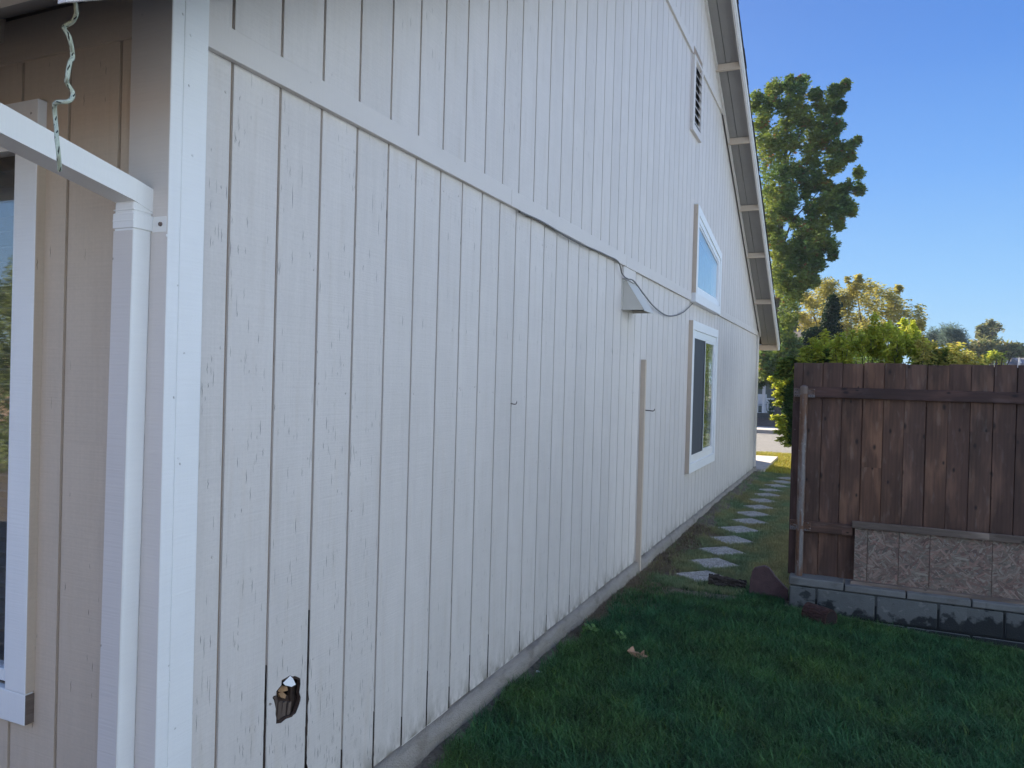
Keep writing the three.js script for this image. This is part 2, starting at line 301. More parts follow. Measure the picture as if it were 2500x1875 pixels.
struct('patio', box(-11, 6.8, -.5, -.10, 2.4, 9.2, 'x', .01), M.slab);
{ // board fence closing the sunlit garden behind the camera
  const f = thing('back_fence', 'sunlit tan board fence closing the garden behind the camera', 'fence'), g = box(-.13, .13, -.2, 1.85, 11.0, 11.03, 'y', .004, 0, 0), m = std({ map: greyTex.map, color: col(1.5, 1.3, 1.1), roughness: .8 });
  for (let x = -22; x < 7; x += .27) part('board', g, m, f).position.x = x;
  part('rail', box(-22.1, 7, 1.3, 1.4, 11.035, 11.08, 'x', .004), m, f);
}
// ---------------------------------------------------------------- the house
const house = thing('house', 'pale beige wooden house with vertical board siding filling the left of the view', 'house');
const EAVE = 2.53, SL = .53, ZR = -8.02, HALF = 6.56, ZN = -1.46, ZF = -14.74, XB = -9.5;
const under = (z) => EAVE + SL * (HALF - Math.abs(z - ZR));
const G = .0122;                                                     // groove width
const wall = new THREE.Group(); wall.name = 'gable_wall'; house.add(wall);
// one siding board between z0 (near) and z1 (far), from y0 to a top that may slope
let variant = 0;
function board(z0, z1, y0, top, x, mats, k, holes = [], vo = 0) {
  variant += 3 + (k % 5 === 0 ? 1 : 0);
  const mk = (a, b, lo, hiA, hiB) => [[a, lo], [b, lo], [b, hiB], [a, hiA]];
  const cuts = [z0, z1]; for (const h of holes) for (const e of [h[0], h[1]]) if (e < z0 && e > z1) cuts.push(e);
  if (ZR < z0 && ZR > z1 && top(ZR) > Math.max(top(z0), top(z1))) cuts.push(ZR);
  cuts.sort((a, b) => b - a); const geos = [], ou = (variant % 4) * .2032 - z0, ov = vo;
  for (let i = 0; i < cuts.length - 1; i++) {
    const a = cuts[i], b = cuts[i + 1], mid = (a + b) / 2, h = holes.find((q) => mid < q[0] && mid > q[1]);
    const add = (lo, hiA, hiB) => { if (Math.min(hiA, hiB) - lo > .004) geos.push(prism(mk(a, b, lo, hiA, hiB), x - .011, x, 'zyx', [], ou, ov)); };
    if (!h) add(y0, top(a), top(b)); else { add(y0, Math.min(h[2], top(a)), Math.min(h[2], top(b))); const la = h[3](a), lb = h[3](b); if (top(mid) > h[3](mid)) { const g = [[a, la], [b, lb], [b, Math.max(lb, top(b))], [a, Math.max(la, top(a))]]; geos.push(prism(g, x - .011, x, 'zyx', [], ou, ov)); } }
  }
  if (variant % 8 > 3) for (const g of geos) { const uv = g.attributes.uv; for (let i = 0; i < uv.count; i++) uv.setX(i, .8128 - uv.getX(i)); }
  const whole = cuts.length > 2 || geos.length < 2 ? [geos] : geos.map((g) => [g]); for (const w of whole) if (w.length) part('board', w, mats[k % mats.length], wall);
}
const lowHole = [-8.47, -9.98, .60, () => 2.13];
const upTop = (z) => lerp(3.40, 3.12, clamp((z + 8.45) / (-10.07 + 8.45)));
const upHole = [-8.50, -10.02, 2.47, upTop];
// the rotten hole near the foot of the third board
const HZ = ([x, y]) => { const q = P(600 + x * .13559, 1575 + y * .13559, 'x', 0); return [q.z, q.y]; };
const holePoly = [[650, 630], [720, 590], [800, 545], [850, 565], [890, 553], [940, 575], [985, 600], [990, 700], [970, 850], [995, 940], [985, 1010], [970, 1060], [930, 1170], [905, 1230], [860, 1265], [840, 1295], [730, 1330], [640, 1405], [545, 1420], [550, 1320], [535, 1240], [540, 1150], [520, 1050], [505, 990], [480, 950], [500, 915], [550, 905], [550, 830], [600, 770], [640, 720]].map(HZ);
const knot = [[415, 1080], [425, 1045], [450, 1040], [470, 1055], [455, 1080], [430, 1090]].map(HZ);
{
  let k = 0, z0 = -1.578;
  for (; ;) {
    const z1 = k === 0 ? -1.7002 : z0 - (.2032 - G) - G, e0 = k === 0 ? z0 : z0 - G / 2, e1 = Math.max(z1 + G / 2, -14.605), hasHole = e0 > holePoly[0][0] && e1 < holePoly[0][0];
    const lo = rr(-.004, .006);
    if (hasHole) part('board', prism([[e0, lo], [e1, lo], [e1, 2.43], [e0, 2.43]], -.011, 0, 'zyx', [holePoly, knot], -e0, 0), M.worn[0], wall, 'siding board with a rotten hole near its foot');
    else board(e0, e1, lo, () => 2.43, 0, k < 5 ? M.worn : M.low, k, [lowHole], 0);
    if (z1 < -14.6) break; z0 = z1; k++;
  }
  z0 = -1.46; k = 0;
  const B2 = 4.915;
  for (; ;) {
    const z1 = k === 0 ? -1.6793 : z0 - .2032, e0 = k === 0 ? z0 : z0 - G / 2, e1 = Math.max(z1 + G / 2, -14.70);
    board(e0, e1, 2.484, (z) => Math.min(under(z), B2 + .02), .02, M.up, k, [upHole], rnd() * 1.6);
    const t = Math.min(under(e0), under(e1)); if (Math.max(under(e0), under(e1)) > B2 + .1) board(e0, e1, B2 + .085, under, .04, M.up, k + 1, [], rnd() * 1.6);
    if (z1 < -14.65) break; z0 = z1; k++;
  }
  const hz = (a, b, c, d) => [[a, c], [b, c], [b, d], [a, d]];
  const slots = []; [[1, 0, .56], [2, -.02, .62], [3, 0, .2], [4, 0, .26], [5, 0, .13], [6, 0, .3], [8, 0, .14], [9, 0, .2], [11, 0, .1]].forEach(([n, a, b]) => { const z = -(1.7002 + .2032 * (n)) + .0; slots.push(hz(z + .0042, z - .0042, a + .03, b)); });
  const lowOpen = hz(-8.44, -10.01, .57, 2.16), upOpen = [[-8.47, 2.44], [-10.05, 2.44], [-10.05, 3.15], [-8.47, 3.43]];
  part('sheathing', [prism([[ZN - .02, -.02], [ZF + .03, -.02], [ZF + .03, 2.43], [ZN - .02, 2.43]], -.0115, -.0075, 'zyx', [lowOpen, holePoly, ...slots]),
    prism([[ZN - .02, 2.43], [ZF + .03, 2.43], [ZF + .03, under(ZF + .03)], [ZR, under(ZR)], [ZN - .02, under(ZN - .02)]], -.0115, .0115, 'zyx', [upOpen]),
    prism([[ZR + 2.3, 4.94], [ZR - 2.3, 4.94], [ZR, under(ZR) - .01]], .0115, .033, 'zyx')], M.groove, wall);
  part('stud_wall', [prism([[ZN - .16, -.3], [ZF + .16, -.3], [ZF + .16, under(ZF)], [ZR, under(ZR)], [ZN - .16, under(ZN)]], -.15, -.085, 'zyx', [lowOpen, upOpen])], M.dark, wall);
}
// torn wood inside the rotten hole
{
  const hole = new THREE.Group(); hole.name = 'rotten_hole'; house.add(hole);
  const q = (x, y) => HZ([x, y]), strip = (a, c0, c1, m, nm) => part(nm, prism(a.map((t) => q(...t)), c0, c1, 'zyx'), m, hole);
  const wood = std({ map: greyTex.map, bumpMap: greyTex.bumpMap, bumpScale: .002, roughness: .95, color: col(.62, .58, .56) }), rot = std({ map: barkTex.map, bumpMap: barkTex.bumpMap, bumpScale: .012, roughness: 1, color: col(.42, .27, .22) }), fresh = std({ map: greyTex.map, color: col(1.9, 1.45, .95), roughness: .9 });
  [[560, 640, 535, 600], [650, 715, 620, 690], [735, 800, 690, 770], [830, 880, 790, 850]].forEach(([a, b, c, d], i) => strip([[a, 1030 + i * 8], [b, 1010 + i * 6], [d, 1400 - i * 30], [c, 1420 - i * 30]], -.03, -.014 + .001 * (i % 2), wood, 'splinter'));
  strip([[550, 840], [610, 770], [600, 1050], [535, 1250], [520, 1050], [545, 940]], -.024, -.010, wood, 'splinter');
  strip([[620, 820], [690, 740], [800, 760], [812, 830], [700, 860], [640, 850]], -.024, -.012, fresh, 'splinter');
  strip([[660, 880], [730, 855], [800, 915], [780, 980], [700, 960]], -.026, -.016, fresh, 'splinter');
  strip([[600, 940], [700, 960], [860, 930], [880, 1040], [760, 1090], [610, 1050]], -.038, -.024, rot, 'splinter');
  strip([[890, 720], [985, 640], [985, 1000], [920, 1200], [860, 1250], [880, 1000]], -.034, -.018, rot, 'splinter');
  const flake = prism([[660, 680], [800, 555], [835, 600], [862, 700], [785, 742], [690, 720]].map((t) => q(...t)), -.001, .001, 'zyx'); const fp = flake.attributes.position, c = V(0, q(800, 555)[1], q(800, 555)[0]);
  for (let i = 0; i < fp.count; i++) fp.setX(i, fp.getX(i) + .25 * (c.y - fp.getY(i))); flake.computeVertexNormals();
  part('paint_flake', flake, std({ color: col(.84, .84, .84), roughness: .6 }), hole);
  const cc = holePoly.reduce((m, v) => [m[0] + v[0] / holePoly.length, m[1] + v[1] / holePoly.length], [0, 0]), sc = (k) => holePoly.map(([a, b], i) => { const w = k === .99 ? k : k - .05 * Math.abs(Math.sin(i * 2.7)); return [cc[0] + (a - cc[0]) * w, cc[1] + (b - cc[1]) * w]; });
  part('torn_rim', prism(sc(.99), -.0105, -.0012, 'zyx', [sc(.93)]), rot, hole);
  part('cavity', box(-.086, -.082, .2, .75, -1.8, -2.2, 'y', 0), M.dark, hole);
}
// rotten wood laid bare along the lower grooves
{
  const rot = new THREE.Group(); rot.name = 'rotten_joints'; house.add(rot);
  const m = std({ map: barkTex.map, bumpMap: barkTex.bumpMap, bumpScale: .01, roughness: 1, color: col(.30, .22, .18) });
  for (const [n, top, w] of [[1, .60, 1], [2, .72, 1.5], [2, .22, 2.2], [3, .16, .9], [4, .22, .9], [5, .12, .9], [6, .24, .8], [7, .10, .9], [8, .18, .9], [9, .22, .8], [11, .12, .9], [13, .1, .9], [15, .12, .9]]) {
    const z = -(1.7002 + .2032 * n), L = [], Rr = [], N = Math.ceil(top / .018);
    for (let i = 0; i <= N; i++) { const y = .002 + (top - .002) * i / N, t = 1 - i / N, e = Math.min(1, (1 - t) < 1 ? t * 5 : 0) * clamp(.75 + 3 * fbm(y * 9, n + 11, 5, 2) + .5 * t, .1, 1), a = Math.max(.0003, e * w * (.003 + .0055 * t) * clamp(.55 + 1.5 * fbm(y * 30, n, 3, 3), .1, 1.3)), b = Math.max(.0003, e * w * (.003 + .0055 * t) * clamp(.55 + 1.5 * fbm(y * 30, n + 40, 8, 3), .1, 1.3)); L.push([z + a, y]); Rr.push([z - b, y]); }
    part('rotten_edge', prism([...L, ...Rr.reverse()], -.0068, .0007, 'zyx'), m, rot);
  }
}
// belly bands: lower edge of each siding lift, boards butted end to end
{
  const bb = new THREE.Group(); bb.name = 'belly_band'; house.add(bb);
  [[-1.583, -3.62], [-3.622, -5.80], [-6.13, -8.37], [-10.075, -12.4], [-12.402, -14.60]].forEach(([a, b], i) => part('band_board', box(0, .0225, 2.402, 2.488, a, b, 'z'), i < 2 ? M.beige : M.beige, bb));
  part('band_board', box(0, .0235, 2.40, 2.487, -5.802, -6.128, 'z'), M.greyWood, bb).material = M.beige;
  part('band_board', box(.02, .0425, 4.915, 5.0, -6.05, -8.03, 'z'), M.beige, bb);
  part('band_board', box(.02, .0425, 4.915, 5.0, -8.53, -10.0, 'z'), M.beige, bb);
}
// corner boards
part('corner_board', box(-.012, .03, -.12, 2.62, -1.4985, -1.581, 'y', .003), M.white, house, 'white corner board');
part('corner_edge', box(-.012, .0305, -.12, 2.62, -1.4582, -1.498, 'y', .003), M.white, house);
part('corner_board', box(-.1145, .0298, -.12, 2.56, -1.4568, -1.4580, 'y', 0), M.beige, house);
part('corner_board', box(-.01, .028, .03, 2.47, -14.61, -14.725, 'y', .003), M.beige, house);
part('corner_board', box(-.12, .0325, .03, 2.62, -14.7265, -14.75, 'y', .003), M.beige, house);
// foundation: a rough concrete footing with a sloping top
{
  const prof = [[-.15, -.002], [-.004, -.002], [.012, -.010], [.034, -.022], [.042, -.05], [.046, -.12], [.05, -.4], [-.15, -.4]], zs = []; for (let z = -1.5; z > -14.74; z -= .06) zs.push(z); zs.push(-14.74);
  const pos = [], idx = [], uv = [], n = prof.length;
  zs.forEach((z) => { let s = 0; prof.forEach(([x, y], k) => { const a = k > 1 && k < 6 ? 1 : 0, w = fbm(z * 3.1, k * .6, 5, 4); pos.push(x + a * .034 * w, y + a * .03 * fbm(z * 5, k, 15, 4), z); uv.push(s, z); s += .06; }); });
  for (let j = 0; j < zs.length - 1; j++) for (let k = 0; k < n - 1; k++) { const a = j * n + k, b = a + n; idx.push(a, b, a + 1, a + 1, b, b + 1); }
  const g = new THREE.BufferGeometry(); g.setAttribute('position', new THREE.Float32BufferAttribute(pos, 3)); g.setAttribute('uv', new THREE.Float32BufferAttribute(uv, 2)); g.setIndex(idx); g.computeVertexNormals();
  part('foundation', g, M.footing, house);
  part('footing', [box(-.25, .13, -.4, -.035, -14.741, -14.90, 'x', .012), box(-.3, .05, -.4, .026, -14.62, -14.74, 'x', .01)], M.concrete, house);
}
// other outside walls, inner floor and the wing whose shadow lies over the side yard
part('wall', [box(XB, -.12, -.3, 2.52, -14.66, -14.74, 'y', 0), box(XB, XB + .1, -.3, 2.6, -1.6, -14.6, 'y', 0), prism([[-1.6, 2.6], [-14.6, 2.6], [ZR, under(ZR)]], XB, XB + .1, 'zyx')], M.tan, house);
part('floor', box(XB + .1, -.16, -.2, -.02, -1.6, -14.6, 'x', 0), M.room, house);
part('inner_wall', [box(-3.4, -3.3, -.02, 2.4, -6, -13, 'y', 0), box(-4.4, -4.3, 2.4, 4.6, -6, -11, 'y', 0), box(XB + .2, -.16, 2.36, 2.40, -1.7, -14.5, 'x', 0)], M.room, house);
{
  const wing = new THREE.Group(); wing.name = 'wing'; house.add(wing);
  part('wing_wall', [box(-8.6, -2.75, -.3, 2.5, -14.76, -19.5, 'y', .01)], M.tan, wing);
  part('wing_roof', [prism([[-2.4, 2.45], [-2.4, 2.6], [-5.7, 3.5], [-9.0, 2.6], [-9.0, 2.45]], -14.78, -19.9, 'xyz')], M.shingle, wing);
}
// roof
{
  const roof = new THREE.Group(); roof.name = 'roof'; house.add(roof);
  const XO = .318, zN = -.945, zFar = -15.10;
  const slope = (x0, x1, lo, hi, z0, z1) => prism([[z0, under(z0) + lo], [z1, under(z1) + lo], [z1, under(z1) + hi], [z0, under(z0) + hi]], x0, x1, 'zyx', [], rnd(), rnd(), 'z');
  for (const [a, b] of [[zN, ZR], [ZR, zFar]]) {
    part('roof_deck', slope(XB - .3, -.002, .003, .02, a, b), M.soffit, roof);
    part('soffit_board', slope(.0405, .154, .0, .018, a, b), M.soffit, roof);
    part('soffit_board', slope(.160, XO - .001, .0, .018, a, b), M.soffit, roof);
    part('barge_board', slope(XO, XO + .021, -.08, .02, a, b), M.beige, roof);
    part('barge_board', slope(XO + .0215, XO + .036, -.03, .024, a, b), M.white, roof, 'white upper barge strip');
    part('drip_edge', slope(XO + .0362, XO + .041, -.012, .028, a, b), M.white, roof);
    part('rake_trim', slope(.04, .062, -.075, -.001, a < -1.4 ? a : -1.6, b < -14.7 ? -14.7 : b), M.beige, roof);
  }
  // shingles: courses stepping up each slope, their butts seen along the barge
  const sl = Math.hypot(1, SL);
  for (const s of [1, -1]) for (let k = 0, d = 0; d < 7.15; k++, d += .125 / sl * 1.0) {
    const zl = s > 0 ? zN + .02 - d : zFar - .02 + d, zh = s > 0 ? Math.max(ZR - .01, zl - .26) : Math.min(ZR + .01, zl + .26);
    const j = rr(0, .012), y0 = under(zl), y1 = under(zh);
    const g = prism([[zl, y0 + .03], [zh, y1 + .0255], [zh, y1 + .031], [zl, y0 + .041]], XB - .35, XO + .05 + j, 'zyx', [], rnd(), rnd(), 'z'); part('shingle_course', g, M.shingle, roof);
  }
  part('ridge_cap', prism([[ZR + .12, under(ZR) - .02], [ZR, under(ZR) + .062], [ZR - .12, under(ZR) - .02], [ZR, under(ZR) + .042]], XB - .35, XO + .065, 'zyx'), M.shingle, roof);
  [122, 300, 412, 520, 615].forEach((y, i) => { const px = [1575, 1593, 1615, 1630, 1645][i] * 1.1302, q = P(px, y * 1.1302, 'x', .16), z = [-9.36, -10.42, -11.6, -12.6, -13.75][i]; part('lookout', box(.041, XO - .0005, under(z) - .082, under(z) - .001, z - .02, z + .02, 'x', .003), M.tan, roof); });
  for (const z of [-8.05, -6.9, -5.7, -4.5, -3.3, -2.1]) part('lookout', box(.041, XO - .0005, under(z) - .082, under(z) - .001, z - .02, z + .02, 'x', .003), M.tan, roof);
  part('fascia', box(XB - .3, XO - .0005, under(zFar) - .09, under(zFar) + .002, zFar + .03, zFar + .002, 'x', .003), M.tan, roof);
  part('fascia', box(XB - .3, XO - .0005, under(zN) - .041, under(zN) + .002, zN - .03, zN - .002, 'x', .003), M.tan, roof);
  part('gutter', box(XB - .3, XO + .03, under(zFar) - .09, under(zFar) + .02, zFar - .004, zFar - .11, 'x', .01), M.metalPaint, roof);
  part('gutter', box(XB - .3, -.19, under(zN) - .06, under(zN) + .02, zN + .004, zN + .10, 'x', .01), M.metalPaint, roof);
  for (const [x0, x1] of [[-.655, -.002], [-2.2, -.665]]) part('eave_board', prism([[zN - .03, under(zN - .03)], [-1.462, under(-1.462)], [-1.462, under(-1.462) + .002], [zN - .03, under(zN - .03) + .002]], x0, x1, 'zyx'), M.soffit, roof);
  for (const x of [-.66, -1.27, -1.88]) part('rafter_tail', prism([[zN - .03, under(zN - .03) - .07], [-1.462, under(-1.462) - .07], [-1.462, under(-1.462) - .001], [zN - .03, under(zN - .03) - .001]], x - .02, x + .02, 'zyx'), M.tan, roof);
}
// left wall (faces the garden behind the camera)
{
  const lw = new THREE.Group(); lw.name = 'end_wall'; house.add(lw);
  const winL = -1.75, winR = -.535, wy0 = .585, wy1 = 2.17;
  const xs = []; let x = -.1155; const edges = [-.166, -.366, -.566, -.766, -.966, -1.166, -1.366, -1.566, -1.766, -1.966, -2.166, -2.366, -2.566, -2.766]; let prev = x;
  edges.forEach((e, i) => {
    const a = prev - (i ? G / 2 : 0), b = e + G / 2, geos = [], cut = [a, b]; for (const c of [winR, winL]) if (c < a && c > b) cut.push(c); cut.sort((p, q) => q - p);
    const ou = rnd() * .8 - a, ov = rnd();
    for (let k = 0; k < cut.length - 1; k++) { const p = cut[k], q = cut[k + 1], m = (p + q) / 2, inw = m < winR && m > winL; for (const [lo, hi] of inw ? [[-.1, wy0], [wy1, 2.41]] : [[-.1, 2.41]]) geos.push(prism([[q, lo], [p, lo], [p, hi], [q, hi]], -1.478, -1.468, 'xyz', [], ou, ov)); }
    if (cut.length > 2) part('board', geos, M.tan, lw); else geos.forEach((g) => part('board', g, M.tan, lw)); prev = e;
  });
  part('sheathing', [prism([[XB, -.3], [-.1, -.3], [-.1, 2.55], [XB, 2.55]], -1.53, -1.4755, 'xyz', [[[winL, wy0], [winR, wy0], [winR, wy1], [winL, wy1]]])], M.groove, lw);
  part('frieze_board', box(-6, -.1150, 2.396, 2.52, -1.4745, -1.459, 'x', .002), M.tan, lw);
  const w = new THREE.Group(); w.name = 'end_window'; lw.add(w);
  const zc = -1.44;
  part('casing', box(-.548, -.46, .588, 2.17, zc, -1.468, 'y', .003), M.white, w);
  part('casing', box(-1.84, -1.752, .588, 2.17, zc, -1.468, 'y', .003), M.white, w);
  part('casing', box(-1.84, -.46, 2.1705, 2.27, zc - .001, -1.469, 'x', .003), M.white, w);
  part('sill_end', box(-.4612, -.4585, .500, .584, zc - .003, -1.468, 'x', 0), M.greyWood, w, 'bare weathered end grain of the sill');
  part('casing_edge', box(-.4598, -.4580, .59, 2.168, zc - .002, -1.468, 'y', 0), M.tan, w);
  part('sill', box(-1.84, -.461, .497, .587, zc - .001, -1.469, 'x', .004), M.white, w);
  part('sash', [box(-.578, -.549, .60, 2.17, -1.455, -1.50, 'y', .003), box(-1.75, -1.722, .60, 2.17, -1.455, -1.50, 'y', .003), box(-1.722, -.578, 2.14, 2.17, -1.455, -1.50, 'x', .003), box(-1.722, -.578, .60, .635, -1.455, -1.50, 'x', .003)], M.vinyl, w);
  for (const z of [-1.462, -1.478]) part('pane', box(-1.722, -.578, .635, 2.14, z, z - .002, 'x', 0), M.glass, w);
  const slat = std({ color: col(.13, .135, .135), roughness: .6 });
  for (let y = .66; y < 2.12; y += .046) { const g = box(-1.71, -.59, y, y + .003, -1.512, -1.556, 'x', 0); const p = g.attributes.position; for (let i = 0; i < p.count; i++) p.setY(i, p.getY(i) + (p.getZ(i) + 1.534) * .75); g.computeVertexNormals(); part('blind_slat', g, slat, w); }
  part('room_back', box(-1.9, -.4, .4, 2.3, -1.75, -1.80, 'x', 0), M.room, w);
}
// downspout with its offset to the gutter
{
  const ds = new THREE.Group(); ds.name = 'downspout'; house.add(ds);
  const tilt = (g) => { const p = g.attributes.position; for (let i = 0; i < p.count; i++) p.setX(i, p.getX(i) - .016 * (1.95 - p.getY(i)) / 1.4); return g; };
  part('pipe', tilt(box(-.094, -.024, -.06, 1.945, -1.458, -1.400, 'y', .007)), M.metalPaint, ds);
  part('shade_tone_front', tilt(box(-.0935, -.0245, -.05, 1.87, -1.3999, -1.3992, 'y', 0)), M.beige, ds);  // beige skin on the white pipe: dimmer light on its front put into colour
  const yA = (z) => 1.936 + .207 * (z + 1.442), poly = [[-1.458, 1.925], [-1.400, yA(-1.4)], [-1.0, yA(-1.0)], [-.93, yA(-1.0) + .04], [-.93, yA(-1.0) + .09], [-1.04, yA(-1.0) + .055], [-1.40, yA(-1.40) + .056], [-1.458, 1.985]];
  part('offset_pipe', prism(poly, -.0955, -.0225, 'zyx', [], 0, 0, 'z'), M.metalPaint, ds);
  const st = part('strap', [box(-.097, -.0205, 1.875, 1.915, -1.4575, -1.3975, 'x', .003), box(-.022, .027, 1.873, 1.913, -1.4585, -1.4555, 'x', .001)], M.metalPaint, ds);
  part('collar', [box(-.0955, -.0225, 1.921, 1.925, -1.4583, -1.3985, 'x', .001), box(-.0965, -.0215, 1.893, 1.897, -1.4583, -1.397, 'x', .001)], M.metalPaint, ds);
  const s = new THREE.CylinderGeometry(.005, .006, .004, 12); s.rotateX(Math.PI / 2); s.translate(.008, 1.893, -1.4535); part('screw', s, M.galv, st);
}
// nail heads on the white corner board
for (const [px, py] of [[436, 1118], [414, 1667], [470, 380], [408, 575], [466, 86]]) { const q = P(px, py, 'x', .03); const g = new THREE.SphereGeometry(.0042, 10, 6, 0, 6.3, 0, 1.57); g.rotateZ(-1.57); g.scale(.45, 1, 1); g.translate(.0298, q.y, q.z); part('nail_head', g, M.white, house); }
for (let i = 0; i < 70; i++) { const z = -(1.7002 + .2032 * Math.floor(rr(0, 40))) + rr(.02, .035) * (rnd() < .5 ? 1 : -1), y = [.08, .55, 1.0, 1.45, 1.9, 2.3][Math.floor(rnd() * 6)] + rr(-.04, .04); if (z < -8.2 && z > -10.2) continue; const g = new THREE.CylinderGeometry(.0042, .0045, .0024, 9); g.rotateZ(-Math.PI / 2); g.translate(.0006, y, z); part('nail_head', g, M.low[i % 2], house); }
// windows in the gable wall
function frameRing(outer, inner, x0, x1, m, nm, w) { return part(nm, prism(outer, x0, x1, 'zyx', [inner]), m, w); }
{
  const w = new THREE.Group(); w.name = 'lower_window'; house.add(w);
  const X = .047, a = -8.395, b = -10.055, y0 = .535, y1 = 2.196, c = .092;
  part('casing', box(0, X, y0 + .1, y1 - .1, a, a - c, 'y', .003), M.white, w);
  part('casing', box(0, X, y0 + .1, y1 - .1, b + c, b, 'y', .003), M.white, w);
  part('casing', box(0, X + .001, y1 - .0995, y1, a, b, 'z', .003), M.white, w);
  part('casing', box(0, X + .001, y0, y0 + .0995, a, b, 'z', .003), M.white, w);
  part('casing_edge', box(0, X - .001, y0 + .002, y1 - .002, a + .0003, a + .0022, 'y', 0), M.tan, w);
  const R = (p, q, r, s) => [[p, r], [q, r], [q, s], [p, s]], ia = a - c - .001, ib = b + c + .001;
  frameRing(R(ia, ib, .636, 2.095), R(ia - .05, ib + .05, .705, 2.03), -.05, .034, M.vinyl, 'frame', w);
  const mid = (ia + ib) / 2 + .0;
  part('screen_frame', prism(R(ia - .051, mid - .03, .706, 2.029), .022, .036, 'zyx', [R(ia - .068, mid - .012, .724, 2.011)]), M.vinyl, w);
  part('insect_screen', box(.028, .030, .724, 2.011, ia - .068, mid - .012, 'y', 0), M.screen, w);
  part('sash', prism(R(mid + .03, ib + .051, .706, 2.029), -.03, .030, 'zyx', [R(mid - .035, ib + .085, .74, 1.995)]), M.vinyl, w);
  for (const x of [.022, .006]) part('pane', box(x - .001, x + .001, .74, 1.995, mid - .035, ib + .085, 'y', 0), M.glass, w);
}
{
  const w = new THREE.Group(); w.name = 'upper_window'; house.add(w);
  const X = .066, a = -8.395, b = -10.06, c = .085, yb = 2.392, tl = 3.45, tr = 3.165, tp = (z) => lerp(tl, tr, (z - a) / (b - a));
  part('casing', prism([[a, yb + .1], [a - c, yb + .1], [a - c, tp(a - c) - .095], [a, tp(a) - .095]], .02, X, 'zyx'), M.white, w);
  part('casing', prism([[b + c, yb + .1], [b, yb + .1], [b, tp(b) - .095], [b + c, tp(b + c) - .095]], .02, X, 'zyx'), M.white, w);
  part('casing', prism([[a, tp(a) - .0945], [b, tp(b) - .0945], [b, tp(b)], [a, tp(a)]], .02, X + .001, 'zyx', [], 0, 0, 'z'), M.white, w);
  part('casing', box(.0, X + .001, yb, yb + .0995, a, b, 'z', .003), M.white, w);
  part('casing_edge', box(.02, X - .001, yb + .1, tp(a) - .01, a + .0003, a + .0022, 'y', 0), M.tan, w);
  const ia = a - c - .001, ib = b + c + .001, ring = (d) => [[ia - d, yb + .101 + d], [ib + d, yb + .101 + d], [ib + d, tp(ib + d) - .0955 - d * 1.1], [ia - d, tp(ia - d) - .0955 - d * 1.1]];
  frameRing(ring(0), ring(.055), -.04, .056, M.vinyl, 'frame', w);
  frameRing(ring(.0555), ring(.08), -.03, .047, M.vinyl, 'sash', w);
  for (const x of [.040, .024]) part('pane', prism(ring(.08), x - .001, x + .001, 'zyx'), M.glass, w);
}
// attic vent
{
  const v = new THREE.Group(); v.name = 'attic_vent'; house.add(v);
  const a = -8.035, b = -8.525, y0 = 4.135, y1 = 4.912, X = .055;
  part('casing', box(.02, X, y0 + .08, y1, a, a - .085, 'y', .003), M.beige, v);
  part('casing', box(.02, X, y0 + .08, y1, b + .06, b, 'y', .003), M.beige, v);
  part('casing', box(.02, X + .001, y0, y0 + .0795, a, b, 'z', .003), M.beige, v);
  part('casing', box(.02, X + .001, y1 - .028, y1 - .001, a - .0855, b + .0605, 'z', .003), M.beige, v);
  for (let k = 0; k < 8; k++) { const y = y0 + .10 + k * .083, g = prism([[.024, y + .055], [.052, y], [.052, y + .006], [.024, y + .061]], a - .0855, b + .0605, 'xyz'); part('louvre', g, M.beige, v); }
  part('vent_backing', box(.0205, .0235, y0 + .08, y1 - .03, a - .0855, b + .0605, 'y', 0), M.dark, v);
}
// exhaust hood, its backing board and the loose cable
{
  const h = new THREE.Group(); h.name = 'exhaust_hood'; house.add(h);
  part('backing_board', box(0, .018, 2.305, 2.3995, -5.75, -6.10, 'z', .002), M.beige, h);
  const hm = std({ map: trimTex.map, color: col(.72, .69, .62), roughness: .55 });
  part('flange', prism([[-5.755, 2.065], [-6.11, 2.065], [-6.11, 2.303], [-5.755, 2.303]], 0, .006, 'zyx', [[[-5.80, 2.08], [-6.07, 2.08], [-6.07, 2.28], [-5.80, 2.28]]]), hm, h);
  const side = [[.0065, 2.29], [.03, 2.29], [.165, 2.075], [.165, 2.065], [.0065, 2.065]];
  part('side_panel', prism(side, -5.782, -5.785, 'xyz'), hm, h); part('side_panel', prism(side, -6.085, -6.088, 'xyz'), hm, h);
  part('sloping_front', prism([[.0065, 2.291], [.032, 2.291], [.178, 2.062], [.178, 2.058], [.1755, 2.058], [.031, 2.287], [.0065, 2.287]], -5.778, -6.092, 'xyz'), hm, h);
  part('flap', box(.01, .15, 2.088, 2.091, -5.79, -6.08, 'z', 0), M.dark, h);
}
{
  const pts = [P(1268, 517, 'x', .03), P(1320, 540, 'x', .022), P(1400, 587, 'x', .027), P(1480, 623, 'x', .025), P(1512, 643, 'x', .03), P(1521, 674, 'x', .025), P(1530, 680, 'x', .055), P(1545, 684, 'x', .05), P(1570, 716, 'x', .03), P(1597, 749, 'x', .028), P(1632, 771, 'x', .022), P(1667, 763, 'x', .02), P(1691, 741, 'x', .024)];
  solo('cable', new THREE.TubeGeometry(new THREE.CatmullRomCurve3(pts), 90, .0055, 6), std({ color: col(.16, .155, .15), roughness: .7 }), 'thin dark cable drooping along the siding from the belly band to the upper window', 'cable');
}
